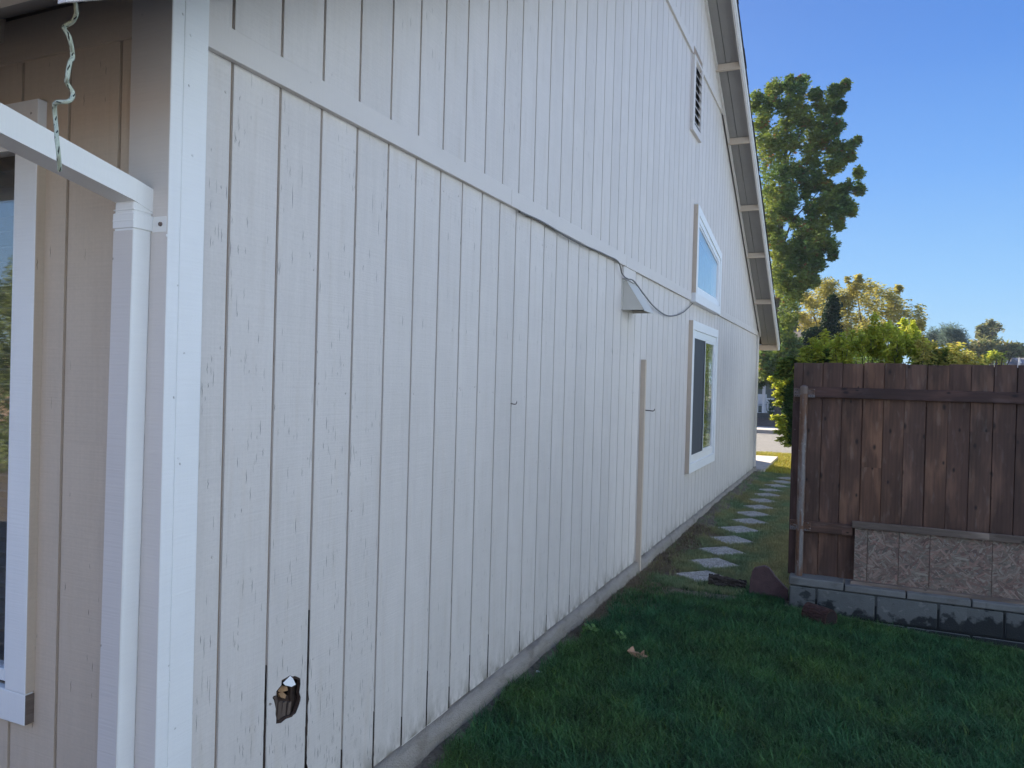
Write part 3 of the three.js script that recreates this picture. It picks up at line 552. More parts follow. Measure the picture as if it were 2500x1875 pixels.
// short batten with a gate latch on the wall
{
  const b = thing('batten', 'narrow upright wooden batten with rusty latch fixed on the house wall', 'batten');
  part('post', box(.0, .042, -.14, 1.705, -6.405, -6.44, 'y', .003), M.tan, b);
  const rust = std({ color: col(.10, .085, .075), roughness: .7, metalness: .3 });
  part('latch', [box(.0, .006, 1.24, 1.33, -6.50, -6.525, 'y', .001), limb([V(.004, 1.275, -6.51), V(.05, 1.272, -6.53), V(.085, 1.27, -6.56), V(.088, 1.285, -6.575)], .005, .004, 6, 8)], rust, b);
}
{ const q = P(1247, 985, 'x', 0); solo('hook', limb([V(-.002, q.y, q.z), V(.03, q.y - .002, q.z), V(.035, q.y + .012, q.z)], .003, .0025, 6, 6), M.galv, 'tiny metal hook screwed into the middle of the siding wall', 'hook'); }

// front porch slab at the far corner
solo('porch_slab', box(-2.74, .165, -.42, -.037, -14.905, -17.75, 'x', .008), M.slab, 'pale concrete porch slab beyond the far corner of the house', 'slab');

// hanging cord
{
  const z = [[505, 0], [512, 40], [516, 85], [490, 145], [438, 175], [435, 195], [465, 245], [480, 300], [488, 350], [490, 385], [470, 430], [455, 520], [453, 560], [490, 620], [488, 655], [460, 685], [390, 690], [368, 715], [372, 790], [380, 870], [384, 940], [395, 1040], [400, 1110], [402, 1150]];
  const pts = z.map(([x, y], i) => P(x * .36166, y * .36166, 'z', -1.05 + .012 * Math.sin(i * 1.3))); pts.unshift(pts[0].clone().add(V(0, .12, 0)));
  const cv = new THREE.CatmullRomCurve3(pts, false, 'centripetal'), L = cv.getLength(), t = texture(64, 128, 1, .045, (u, v) => { const s = (u * 2 + v / .045) % 1, s2 = (u * 2 - v / .045 + 4) % 1, k = (s < .2 && s2 < .55) ? 1 : 0, f = fbm(u * 9, v * 300, 3, 2); return k ? [.03, .035, .03, .3] : [.50 * (1 + .3 * f), .55 * (1 + .3 * f), .44 * (1 + .3 * f), .6 + .4 * Math.sin(s * 12.6)]; });
  const g = new THREE.TubeGeometry(cv, 260, .0043, 8), uv = g.attributes.uv; for (let i = 0; i < uv.count; i++) uv.setXY(i, uv.getY(i), uv.getX(i) * L);
  solo('cord', g, std({ map: t.map, bumpMap: t.bumpMap, bumpScale: .001, roughness: .9 }), 'kinked pale green flecked cord hanging from the eave at left', 'cord');
}

// ---------------------------------------------------------------- fence on its block wall
{
  const f = thing('fence', 'dark brown board fence with a strand board patch on a block wall', 'fence');
  const gaps = [1.228, 1.298, 1.436, 1.573, 1.711, 1.848, 1.987, 2.127, 2.263, 2.402, 2.540, 2.674, 2.812, 2.95, 3.09, 3.228, 3.366, 3.504, 3.64, 3.78, 3.92, 4.06, 4.2];
  for (let i = 0; i < gaps.length - 1; i++) {
    const g = rr(.002, .0045), top = 1.697 + rr(-.006, .006), tilt = rr(-.002, .002), gg = box(gaps[i] + g / 2, gaps[i + 1] - g / 2, .092 + (i % 3 ? 0 : .006), top, -6.252, -6.270, 'y', .003, (i % 4) * .16 - gaps[i], rnd());
    const p = gg.attributes.position; for (let k = 0; k < p.count; k++) { p.setX(k, p.getX(k) + tilt * p.getY(k)); p.setZ(k, p.getZ(k) + .004 * Math.sin(i * 2.1)); }
    const lip = box(gaps[i + 1] - .012, gaps[i + 1] + .010, .10, 1.685, -6.2715, -6.278, 'y', 0, -gaps[i]); part('board', [gg, lip], M.fence[[4, 3, 1, 0, 2, 0, 3, 0, 1, 3, 4][i % 11]], f);
  }
  part('rail', box(1.232, 4.2, 1.437, 1.514, -6.2485, -6.212, 'x', .004), M.rail, f);
  part('rail', box(1.232, 1.671, .426, .504, -6.2485, -6.212, 'x', .004), M.railOld, f);
  // strand board patch
  const js = [1.685, 1.772, 1.977, 2.172, 2.551, 2.96, 3.4, 4.2];
  for (let i = 0; i < js.length - 1; i++) part('strand_board', box(js[i] + .0014, js[i + 1] - .0014, .07, .505, -6.2485, -6.190 + .0, 'y', .001, rnd(), rnd()), M.osb, f);
  part('patch_batten', box(1.666, 4.2, .494, .543, -6.1885, -6.165, 'x', .004), M.greyWood, f);
  part('patch_batten', box(1.665, 4.2, .070, .111, -6.1885, -6.150, 'x', .004), M.greyWood, f);
  // steel pipe post with cap and brackets
  const post = new THREE.Group(); post.name = 'pipe_post'; f.add(post);
  const PX = 1.310, PZ = -6.172, cyl = (r, y0, y1, rb = r) => { const g = new THREE.CylinderGeometry(r, rb, y1 - y0, 28, 1, true); g.translate(PX, (y0 + y1) / 2, PZ); const uv = g.attributes.uv; for (let i = 0; i < uv.count; i++) uv.setXY(i, uv.getX(i) * .18 + .1, uv.getY(i) * (y1 - y0)); return g.toNonIndexed(); };
  part('pipe', cyl(.0268, .07, 1.47), M.pipe, post);
  const dome = new THREE.SphereGeometry(.0285, 24, 8, 0, Math.PI * 2, 0, Math.PI / 2); dome.scale(1, .8, 1); dome.translate(PX, 1.503, PZ);
  part('post_cap', [cyl(.0285, 1.475, 1.503), dome.toNonIndexed(), cyl(.030, 1.462, 1.475)].map((g) => { g.deleteAttribute('uv'); g.setAttribute('uv', new THREE.BufferAttribute(new Float32Array(g.attributes.position.count * 2), 2)); return g; }), M.pipe, post);
  for (const y of [1.467, .465]) {
    const br = part('bracket', [box(1.2365, 1.384, y - .032, y + .032, -6.2115, -6.206, 'x', .001)], M.galv, post);
    for (const sx of [-1, 1]) for (const [dx, dy] of [[.060, .022], [.048, .022], [.062, 0], [.060, -.022], [.046, -.022]]) { const g = new THREE.CylinderGeometry(.0036, .0036, .002, 10); g.rotateX(Math.PI / 2); g.translate(1.310 + sx * dx, y + dy, -6.2052); part('bolt_hole', g, M.dark, br); }
    part('clamp_ring', cyl(.0283, y - .012, y + .012), M.galv, post);
  }
  part('end_stile', box(1.229, 1.279, .092, 1.40, -6.2505, -6.2305, 'y', .002), M.rail, f);
  for (const [px, py] of [[1943, 981], [1941, 1048]]) { const q = P(px, py, 'z', -6.23); const g = new THREE.SphereGeometry(.004, 8, 5); g.translate(1.25, q.y, -6.229); part('nail_head', g, M.galv, f); }
}
{
  const w = thing('block_wall', 'low grey concrete block wall stained black under the brown fence', 'wall');
  const caps = [1.244, 1.626, 2.028, 2.426, 2.83, 3.23, 3.63, 4.2], z0 = -6.095, zb = -6.30;
  for (let i = 0; i < caps.length - 1; i++) part('cap_block', box(caps[i] + .003, caps[i + 1] - .004, .042, .1 - (i ? .012 : 0), z0 + rr(0, .004), zb, 'x', .008), M.cap, w);
  const vs = [1.248, 1.441, 1.835, 2.229, 2.62, 3.02, 3.41, 3.80, 4.2];
  for (let i = 0; i < vs.length - 1; i++) part('block', box(vs[i] + .005, vs[i + 1] - .005, -.146, .034, z0 - .004 + rr(-.003, .003), zb, 'y', .012, 0, .36), M.block, w);
  const v2 = [1.25, 1.64, 2.03, 2.43, 2.82, 3.2, 3.6, 4.2];
  for (let i = 0; i < v2.length - 1; i++) part('block', box(v2[i] + .005, v2[i + 1] - .005, -.40, -.154, z0 - .001, zb, 'y', .012, 0, .40), M.block, w);
  part('mortar', box(1.26, 4.19, -.4, .05, -6.106, -6.29, 'y', 0, 0, .3), M.mortar, w);
}

// ---------------------------------------------------------------- things lying about
{
  const p = P(1600 + 780 * .30139, 1050 + 1110 * .30139, 'z', -6.28);
  const Z7 = (x, y) => { const q = P(1600 + x * .30139, 1050 + y * .30139, 'z', -6.25); return [q.x, q.y]; };
  const poly = [[762, 1318], [768, 1230], [785, 1150], [800, 1128], [845, 1118], [880, 1112], [915, 1128], [945, 1165], [965, 1195], [1000, 1230], [1030, 1262], [1070, 1300], [1070, 1375], [960, 1350], [866, 1332]].map(([x, y]) => Z7(x, y));
  const s = new THREE.Shape(poly.map((q) => new THREE.Vector2(...q))), g0 = new THREE.ExtrudeGeometry(s, { depth: .035, bevelEnabled: true, bevelSize: .004, bevelThickness: .004, bevelSegments: 2 });
  const rt = texture(256, 256, .3, .3, (u, v) => { const b = fbm(u * 14, v * 14, 2, 4), f = fbm(u * 120, v * 120, 9, 2), k = 1 + .35 * b + .25 * f; return [.085 * k, .05 * k, .05 * k, .5 + .5 * f + .4 * b]; });
  const gp = g0.attributes.position; for (let i = 0; i < gp.count; i++) gp.setZ(i, gp.getZ(i) - .15 * (gp.getY(i) + .1));
  let g = uvBox(g0, 'y'); g.computeVertexNormals(); g.translate(0, 0, -6.285);
  solo('flagstone', g, std({ map: rt.map, bumpMap: rt.bumpMap, bumpScale: .003, roughness: .9 }), 'flat reddish flagstone leaning upright beside the end of the block wall', 'stone');
  solo('paving_brick', box(.935, 1.045, -.24, -.128, -6.30, -6.225, 'x', .006), M.concrete, 'small pale brick under the left end of the leaning flagstone', 'brick');
  solo('brick', box(1.05, 1.235, -.26, -.143, -6.30, -6.215, 'x', .008), std({ map: rt.map, bumpMap: rt.bumpMap, bumpScale: .004, roughness: .95, color: col(.75, .85, .9) }), 'dark weathered brick under the right end of the leaning flagstone', 'brick');
}
{ // rough chunk of bark covered wood
  const g0 = new THREE.CylinderGeometry(.055, .066, .29, 48, 44, false), p = g0.attributes.position;
  for (let i = 0; i < p.count; i++) {
    const x = p.getX(i), y = p.getY(i), z = p.getZ(i), r = Math.hypot(x, z), a = Math.atan2(z, x); if (r < .01) continue;
    const rid = fbm(a * 2.2 + 5, y * 6, 3, 4), pl = Math.floor(3 * (fbm(a * 3, y * 11, 12, 2) + .5)) / 3, k = (1 + .75 * rid + .8 * (pl - .5)) * (1 - .18 * Math.cos(a * 2 + 1)); p.setXYZ(i, x * k, y + .02 * rid, z * k * .8);
  }
  g0.rotateZ(Math.PI / 2); g0.computeVertexNormals(); const g = toCreasedNormals(g0, .5); const q = P(1790, 1432, 'z', -6.32); g.rotateZ(-.07); g.rotateY(.12); g.translate(.765, -.085, -6.36);
  solo('bark_log', uvBox(g, 'x'), std({ map: barkTex.map, bumpMap: barkTex.bumpMap, bumpScale: .03, roughness: 1, color: col(.5, .46, .46) }), 'rough dark bark covered log lying left of the reddish flagstone', 'log');
}
{ // short round log, one end facing right
  const L = .19, prof = []; const g0 = new THREE.CylinderGeometry(.068, .066, L, 36, 8), p = g0.attributes.position;
  for (let i = 0; i < p.count; i++) { const x = p.getX(i), z = p.getZ(i), r = Math.hypot(x, z), a = Math.atan2(z, x), k = 1 + .05 * Math.sin(a * 3 + 1) + .06 * fbm(a * 2, p.getY(i) * 12, 4, 3); p.setXYZ(i, x * k, p.getY(i), z * k); }
  g0.computeVertexNormals(); const rootLog = thing('short_log', 'short dark reddish log lying in the lawn before the block wall', 'log', undefined, P(2000, 1503, 'y', -.072).toArray());
  g0.rotateZ(Math.PI / 2); g0.rotateY(-.62); part('log_body', toCreasedNormals(g0, .6), std({ map: barkTex.map, bumpMap: barkTex.bumpMap, bumpScale: .012, roughness: 1, color: col(.50, .27, .27) }), rootLog);
  const e = new THREE.CircleGeometry(.055, 28); e.rotateY(Math.PI / 2); e.translate(L / 2 + .001, 0, 0); e.rotateY(-.62); part('cut_end', e, std({ map: barkTex.map, color: col(.17, .12, .14), roughness: 1 }), rootLog);
}
{ // curled dry leaf
  const s = new THREE.Shape([[-.062, .006], [-.048, .030], [-.030, .022], [-.012, .034], [.004, .020], [.024, .040], [.034, .022], [.058, .026], [.046, .006], [.064, -.014], [.038, -.016], [.030, -.036], [.010, -.020], [-.012, -.032], [-.030, -.016], [-.052, -.024]].map((q) => new THREE.Vector2(...q)));
  const g = new THREE.ExtrudeGeometry(s, { depth: .0006, bevelEnabled: false, curveSegments: 4 }); g.rotateX(-Math.PI / 2); const p = g.attributes.position;
  for (let i = 0; i < p.count; i++) { const x = p.getX(i), z = p.getZ(i); p.setY(i, p.getY(i) + 9 * z * z + .25 * Math.abs(x) + .012 * Math.sin(x * 90)); } g.computeVertexNormals();
  const q = P(1556, 1596, 'y', -.075); g.rotateY(-.35); g.rotateX(.35); g.translate(q.x, -.09, q.z);
  solo('dry_leaf', g, std({ color: col(.40, .235, .15), roughness: .85, side: THREE.DoubleSide }), 'curled brown dry leaf lying on the dark lawn', 'leaf');
}
{
  const rosette = (n, L) => { const gs = []; for (let i = 0; i < n; i++) { const l = L * rr(.6, 1.1), g = new THREE.CircleGeometry(l * .32, 9), p = g.attributes.position; for (let k = 0; k < p.count; k++) { const u = p.getX(k), v = p.getY(k); p.setXYZ(k, u * (1 + .18 * Math.sin(k * 2.4)), .012 * Math.sin(u * 90) - 4 * v * v, v); } g.translate(0, 0, l); g.applyMatrix4(new THREE.Matrix4().compose(V(rr(-.02, .02), rr(.02, .065), rr(-.02, .02)), new THREE.Quaternion().setFromEuler(new THREE.Euler(rr(-.7, .1), rnd() * 6.28, rr(-.3, .3), 'YXZ')), V(1, 1, 1))); gs.push(g.toNonIndexed()); } const g = mergeGeometries(gs); g.computeVertexNormals(); return g; };
  [['wider pale green weed in the lawn edge, nearer to the house wall', 1437, 1556, 34, .040], ['smaller pale green weed in the lawn, right of the wider weed', 1512, 1566, 20, .034]].forEach(([l, x, y, n, L]) => { const q = P(x, y, 'y', -.1), w = solo('weed', rosette(n, L), leafMat(.3, col(.13, .24, .08)), l, 'weed', 'broad leaved weeds in the lawn'); w.position.copy(q); w.position.y = ground(q.x, q.z); });
}
{ const q = P(1315, 1640, 'y', -.085), g = new THREE.TorusGeometry(.012, .0045, 8, 20); g.rotateX(1.3); g.translate(q.x, q.y, q.z); solo('bottle_ring', g, std({ color: col(.7, .74, .76), roughness: .35 }), 'small white plastic ring lying in the grass near the wall', 'ring'); }
// stepping stones
{
  const words = ['first', 'second', 'third', 'fourth', 'fifth', 'sixth', 'seventh', 'eighth', 'ninth', 'tenth', 'eleventh', 'twelfth', 'thirteenth', 'fourteenth'];
  stones.forEach(([x, z], i) => {
    const t = .34, g0 = new RoundedBoxGeometry(t, .05, t, 2, .008); const g = uvBox(g0, 'z', rnd(), rnd()); g.rotateY(Math.PI / 4 + rr(-.06, .06)); g.rotateX(rr(-.008, .008)); g.rotateZ(rr(-.012, .012)); g.translate(x, ground(x, z) - .006, z);
    solo('stepping_stone', g, M.agg, words[i] + ' square exposed aggregate stepping stone from the near end of the side path', 'stepping stone', 'stepping stones of the side path');
  });
}

// ---------------------------------------------------------------- grass
function tuft(n, hmin, hmax, w, spread, lean) {
  const pos = [], idx = [];
  for (let b = 0; b < n; b++) {
    const a = rnd() * 6.283, r = Math.sqrt(rnd()) * spread, bx = Math.cos(a) * r, bz = Math.sin(a) * r, h = rr(hmin, hmax), d = rnd() * 6.283, l = h * rr(.15, lean), dx = Math.cos(d), dz = Math.sin(d), s = V(-dz, 0, dx).multiplyScalar(w * rr(.7, 1.2) / 2), k = pos.length / 3;
    pos.push(bx - s.x, -.008, bz - s.z, bx + s.x, -.008, bz + s.z);
    pos.push(bx + dx * l * .3 - s.x * .8, h * .6, bz + dz * l * .3 - s.z * .8, bx + dx * l * .3 + s.x * .8, h * .6, bz + dz * l * .3 + s.z * .8);
    pos.push(bx + dx * l, h * rr(.85, 1), bz + dz * l); idx.push(k, k + 1, k + 2, k + 1, k + 3, k + 2, k + 2, k + 3, k + 4);
  }
  const g = new THREE.BufferGeometry(); g.setAttribute('position', new THREE.Float32BufferAttribute(pos, 3)); g.setIndex(idx); g.computeVertexNormals(); return g;
}
function sow(name, label, geo, count, pick, color, mat) {
  const m = shadow(new THREE.InstancedMesh(geo, mat, count)); m.name = numbered(name); m.userData.kind = 'stuff'; tag(m, label, 'grass');
  const M4 = new THREE.Matrix4(), q = new THREE.Quaternion(), e = new THREE.Euler(), c = new THREE.Color(); let n = 0, guard = 0;
  while (n < count && guard++ < count * 20) {
    const s = pick(); if (!s) continue; const [x, z, k] = s; e.set(rr(-.2, .2), rnd() * 6.28, rr(-.2, .2)); q.setFromEuler(e); M4.compose(V(x, ground(x, z), z), q, V(k, k * rr(.75, 1.2), k)); m.setMatrixAt(n, M4); m.setColorAt(n, color(c, x, z)); n++;
  }
  m.count = n; m.instanceColor.needsUpdate = true; scene.add(m); return m;
}
const onStone = (x, z, d = .02) => stones.some(([sx, sz]) => Math.abs(x - sx) + Math.abs(z - sz) < .24 + d);
const grassMat = new THREE.MeshPhysicalMaterial({ roughness: .6, transmission: .25, thickness: 0, side: THREE.DoubleSide, specularIntensity: .4 });
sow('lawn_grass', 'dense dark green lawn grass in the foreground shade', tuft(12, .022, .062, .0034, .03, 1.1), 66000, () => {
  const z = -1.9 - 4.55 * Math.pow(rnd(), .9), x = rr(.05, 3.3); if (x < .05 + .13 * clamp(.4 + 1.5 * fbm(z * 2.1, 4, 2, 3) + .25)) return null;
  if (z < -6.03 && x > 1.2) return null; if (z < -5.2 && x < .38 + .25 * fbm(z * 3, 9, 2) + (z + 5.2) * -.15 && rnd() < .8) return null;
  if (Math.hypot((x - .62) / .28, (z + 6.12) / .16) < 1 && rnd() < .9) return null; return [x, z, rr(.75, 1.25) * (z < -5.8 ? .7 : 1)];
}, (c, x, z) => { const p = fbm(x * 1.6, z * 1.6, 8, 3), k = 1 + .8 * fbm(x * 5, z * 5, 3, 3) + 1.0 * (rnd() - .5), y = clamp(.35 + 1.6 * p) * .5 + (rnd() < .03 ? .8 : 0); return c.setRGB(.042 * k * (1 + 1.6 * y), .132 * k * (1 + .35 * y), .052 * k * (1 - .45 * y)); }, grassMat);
sow('path_grass', 'short yellowish green grass round the stepping stones', tuft(9, .018, .042, .003, .028, .9), 42000, () => {
  const z = -6.2 - 9.3 * Math.pow(rnd(), 1.25), x = rr(.07, 1.45); if (onStone(x, z, .012 - .02 * rnd())) return null; if (z > -6.3 && x > .9) return null; if (z < -14.7 && x < .17) return null;
  if (x < .16 + .2 * clamp(.3 + 1.6 * fbm(z * 1.6, 7, 2, 3)) * (z > -9 ? 2.0 : .7) && rnd() < .93) return null; if (fbm(x * 5, z * 3, 17, 3) < -.22 && rnd() < .6) return null; return [x, z, rr(.7, 1.3)];
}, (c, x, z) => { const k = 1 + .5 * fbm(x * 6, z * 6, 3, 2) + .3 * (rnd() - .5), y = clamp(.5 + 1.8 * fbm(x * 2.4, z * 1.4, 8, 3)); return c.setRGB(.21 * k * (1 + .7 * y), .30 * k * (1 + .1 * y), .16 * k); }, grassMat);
sow('front_grass', 'sunlit yellow green grass of the front yard beyond the slab', tuft(9, .03, .07, .006, .05, .8), 26000, () => {
  const z = rr(-15, -20.7), x = rr(-2.5, 2.6); if (x < .18 && z > -17.78) return null; if (onStone(x, z)) return null; return [x, z, rr(.8, 1.4)];
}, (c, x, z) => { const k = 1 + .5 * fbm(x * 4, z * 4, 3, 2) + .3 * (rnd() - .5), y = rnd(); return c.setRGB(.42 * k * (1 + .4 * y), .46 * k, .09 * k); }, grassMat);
{ // dry thatch and straw by the foundation
  const m = sow('dry_straw', 'scattered dry straw on bare soil along the house footing', tuft(5, .006, .014, .0022, .03, 6), 5200, () => { const z = -4.6 - 4.2 * rnd(), x = .07 + .5 * rnd() * rnd(); return onStone(x, z) ? null : [x, z, rr(.8, 1.8)]; }, (c) => { const k = rr(.6, 1.2); return c.setRGB(.24 * k, .18 * k, .11 * k); }, grassMat);
}
// ---------------------------------------------------------------- leaves
// one leaf: a folded blade; a spray: several leaves round a point
function leafGeo(L, w, fold = .25) { const g = new THREE.BufferGeometry(); const p = [0, 0, 0, w / 2, fold * w, L * .42, 0, -.0, L * .5, -w / 2, fold * w, L * .42, 0, -.12 * L, L]; g.setAttribute('position', new THREE.Float32BufferAttribute(p, 3)); g.setIndex([0, 2, 1, 0, 3, 2, 1, 2, 4, 2, 3, 4]); return g; }
function spray(n, L, w, R) {
  const gs = []; for (let i = 0; i < n; i++) { const g = leafGeo(L * rr(.7, 1.2), w * rr(.8, 1.2)); g.applyMatrix4(new THREE.Matrix4().compose(V(rr(-R, R), rr(-R, R), rr(-R, R)), new THREE.Quaternion().setFromEuler(new THREE.Euler(rr(-.9, .9), rnd() * 6.28, rr(-.9, .9))), V(1, 1, 1))); gs.push(g); }
  const g = mergeGeometries(gs); g.computeVertexNormals(); return g;
}
function starSpray(n, s, R) { // five lobed leaves
  const gs = []; for (let i = 0; i < n; i++) { const p = [0, 0, 0], idx = [], k = s * rr(.7, 1.2); for (let a = 0; a < 10; a++) { const r = a % 2 ? k * .28 : k * .62, t = a / 10 * 6.283; p.push(Math.cos(t) * r, a % 2 ? 0 : -.12 * k, Math.sin(t) * r); idx.push(0, a + 1, (a + 1) % 10 + 1); } const g = new THREE.BufferGeometry(); g.setAttribute('position', new THREE.Float32BufferAttribute(p, 3)); g.setIndex(idx);
    g.applyMatrix4(new THREE.Matrix4().compose(V(rr(-R, R), rr(-R, R), rr(-R, R)), new THREE.Quaternion().setFromEuler(new THREE.Euler(rr(-1.4, 1.4), rnd() * 6.28, rr(-1.4, 1.4))), V(1, 1, 1))); gs.push(g); }
  const g = mergeGeometries(gs); g.computeVertexNormals(); return g;
}
function foliage(name, geo, mat, blobs, per, color, parent, shell = .55) {
  const list = []; for (const b of blobs) { const n = Math.round(per * (b.n ?? 1)); for (let i = 0; i < n; i++) { const a = rnd() * 6.283, u = rr(-1, 1), s = Math.sqrt(1 - u * u), r = Math.pow(rnd(), shell), q = V(b.c.x + Math.cos(a) * s * r * b.rx, b.c.y + u * r * b.ry, b.c.z + Math.sin(a) * s * r * b.rz); list.push([q, b]); } }
  const m = shadow(new THREE.InstancedMesh(geo, mat, list.length)); m.name = name; const M4 = new THREE.Matrix4(), q = new THREE.Quaternion(), e = new THREE.Euler(), c = new THREE.Color();
  list.forEach(([p, b], i) => { e.set(rr(-.5, .5), rnd() * 6.28, rr(-.5, .5)); q.setFromEuler(e); const k = rr(.75, 1.25); M4.compose(p, q, V(k, k, k)); m.setMatrixAt(i, M4); m.setColorAt(i, color(c, p, b)); });
  m.instanceColor.needsUpdate = true; m.userData.kind = 'stuff'; parent.add(m); return m;
}
// blobs given where the photograph shows each clump: [x, y, r] in a zoomed window
function blobsAt(list, ox, oy, sc, z, deep = 1, layers = 1, dz = 0) {
  const out = []; for (const [x, y, r] of list) for (let k = 0; k < layers; k++) { const zz = z + (layers > 1 ? lerp(-dz, dz, k / (layers - 1)) : 0) + rr(-.12, .12) * Math.max(dz, .3), q = P(ox + x * sc, oy + y * sc, 'z', zz), R = r * sc / CAM.f * q.distanceTo(camera.position); if (k) { q.x += rr(-.3, .3) * R; q.y += rr(-.3, .3) * R; } out.push({ c: q, rx: R, ry: R, rz: R * deep, n: 1 }); }
  return out;
}
// break each clump into smaller uneven ones, so that outlines fray and light gets between them
function scatter(bl, n = 4, f = .5) { const out = []; for (const b of bl) for (let i = 0; i < n; i++) { const k = f * rr(.6, 1.15), a = rnd() * 6.283, u = rr(-1, 1), s = Math.sqrt(1 - u * u), d = rr(.35, .85); out.push({ c: V(b.c.x + Math.cos(a) * s * b.rx * d, b.c.y + u * b.ry * d, b.c.z + Math.sin(a) * s * b.rz * d), rx: b.rx * k, ry: b.ry * k * rr(.8, 1.3), rz: b.rz * k, n: k / f }); } return out; }
// leaves fill the clumps only where a noise field allows, ever less toward the rim: ragged outlines, holes, no round lumps
function ragged(bl, per, f = 1.6, lo = -.55, hi = .5, grow = 1.25) {
  const out = []; for (const b of bl) for (let i = 0; i < per; i++) {
    const a = rnd() * 6.283, u = rr(-1, 1), w = Math.sqrt(1 - u * u), r = Math.cbrt(rnd()), q = V(b.c.x + Math.cos(a) * w * r * b.rx * grow, b.c.y + u * r * b.ry * grow * 1.1, b.c.z + Math.sin(a) * w * r * b.rz * grow);
    const v = n2(q.x * f + q.z * f * .45, q.y * f * .8 - q.z * f * .3, 7) + .55 * n2(q.x * f * 2.7 - q.z * f, q.y * f * 2.3 + q.z * f * .8, 91);
    if (v > lerp(lo, hi, r)) out.push({ c: q, rx: .01, ry: .01, rz: .01, n: 1 });
  }
  return out;
}
// tall tree across the street
{
  const TZ = -34, A = [[110, 430, 50], [120, 520, 50], [200, 620, 75], [330, 330, 70], [300, 470, 75], [250, 540, 50], [170, 760, 65], [220, 900, 85], [520, 190, 26], [530, 290, 45], [640, 230, 50], [650, 330, 80], [600, 480, 95], [480, 560, 70], [790, 385, 36], [840, 385, 22], [540, 680, 85], [700, 620, 75], [400, 830, 75], [620, 760, 95], [860, 520, 52], [1010, 390, 66], [1060, 350, 44], [1140, 290, 34], [1160, 255, 18], [940, 580, 70], [1080, 540, 38], [1120, 525, 20], [1050, 740, 60], [900, 680, 75], [820, 800, 85], [930, 860, 50], [260, 1050, 100], [420, 960, 85], [560, 920, 80], [800, 960, 75], [740, 1100, 75], [900, 1080, 95], [1040, 1010, 75], [1140, 1030, 66], [1230, 960, 46], [1295, 915, 24], [1210, 1110, 48], [1060, 1190, 55], [960, 1250, 60], [300, 1250, 110], [450, 1180, 95], [620, 1260, 80], [760, 1280, 80], [870, 1350, 50], [350, 1430, 110], [500, 1400, 100], [680, 1450, 70], [800, 1450, 55], [690, 1550, 34], [940, 1440, 42], [300, 1570, 90], [450, 1560, 100], [1300, 1330, 46], [1200, 1400, 56], [1320, 1480, 42], [1120, 1500, 50], [1050, 1590, 80], [960, 1640, 45]];
  const B = [[280, 60, 100], [430, 60, 80], [300, 200, 85], [420, 180, 50], [270, 350, 55], [330, 430, 70], [490, 260, 42], [700, 110, 60], [850, 70, 80], [1000, 90, 66], [1085, 140, 36], [740, 240, 105], [880, 200, 85], [930, 290, 36], [620, 330, 85], [760, 390, 90], [850, 500, 50], [880, 585, 32], [600, 470, 80], [700, 600, 75], [650, 560, 90], [735, 680, 50], [480, 540, 70], [560, 690, 95], [400, 600, 60], [320, 600, 75], [340, 760, 85], [480, 790, 105], [620, 770, 80], [680, 860, 45], [370, 900, 85], [490, 930, 80], [570, 890, 40], [430, 1060, 100], [400, 1200, 105], [430, 1260, 75], [390, 1400, 75], [470, 1520, 85], [380, 1540, 80], [260, 1600, 80], [180, 1640, 70], [330, 1640, 80], [430, 1630, 70], [200, 1760, 60], [160, 1850, 50], [290, 1740, 60], [340, 1840, 50], [390, 1760, 50], [420, 1880, 40], [300, 1900, 30]];
  const t = thing('tall_tree', 'tall narrow green tree rising beyond the far end of the roof', 'tree');
  const blobs = [...blobsAt(A, 1820, 150, .2109, TZ, 1.2, 2, .9), ...blobsAt(B, 1820, 480, .2412, TZ, 1.2, 3, 1.3)];
  foliage('crown', starSpray(4, .145, .13), leafMat(.42), ragged(blobs, 150, 2.3, -.9, .30, 1.42), 1, (c, p) => { const k = rr(.6, 1.3), red = rnd() < .03 ? 1 : 0, y = clamp(.4 + fbm(p.x * .9, p.y * .9 + p.z * .5, 6, 3) * 2.4); return c.setRGB((.12 + .13 * y + .14 * red) * k, (.20 + .10 * y - .09 * red) * k, .055 * k); }, t, .6);
  const q = (x, y, z = TZ) => P(x, y, 'z', z), base = q(1905, 1012); base.y = ground(base.x, TZ) - .1;
  const trunk = part('trunk', [limb([base, q(1904, 950), q(1902, 800), q(1903, 600), q(1915, 420), q(1930, 230)], .24, .03, 10, 20), limb([base.clone().add(V(0, -.1, 0)), base.clone().add(V(0, .5, 0))], .42, .22, 10, 4)], M.bark, t);
  [[[1912, 600], [1935, 540], [1975, 495], [2030, 430], [2052, 405]], [[1985, 488], [2030, 475], [2075, 470], [2110, 460]], [[1908, 500], [1945, 440], [1990, 400]], [[1906, 640], [1950, 590], [2000, 560]], [[1915, 400], [1960, 320], [2010, 270]]].forEach((l) => part('limb', limb(l.map(([x, y]) => q(x, y, TZ + rr(-.3, .3))), .042, .010, 6, 10), M.bark, t));
}
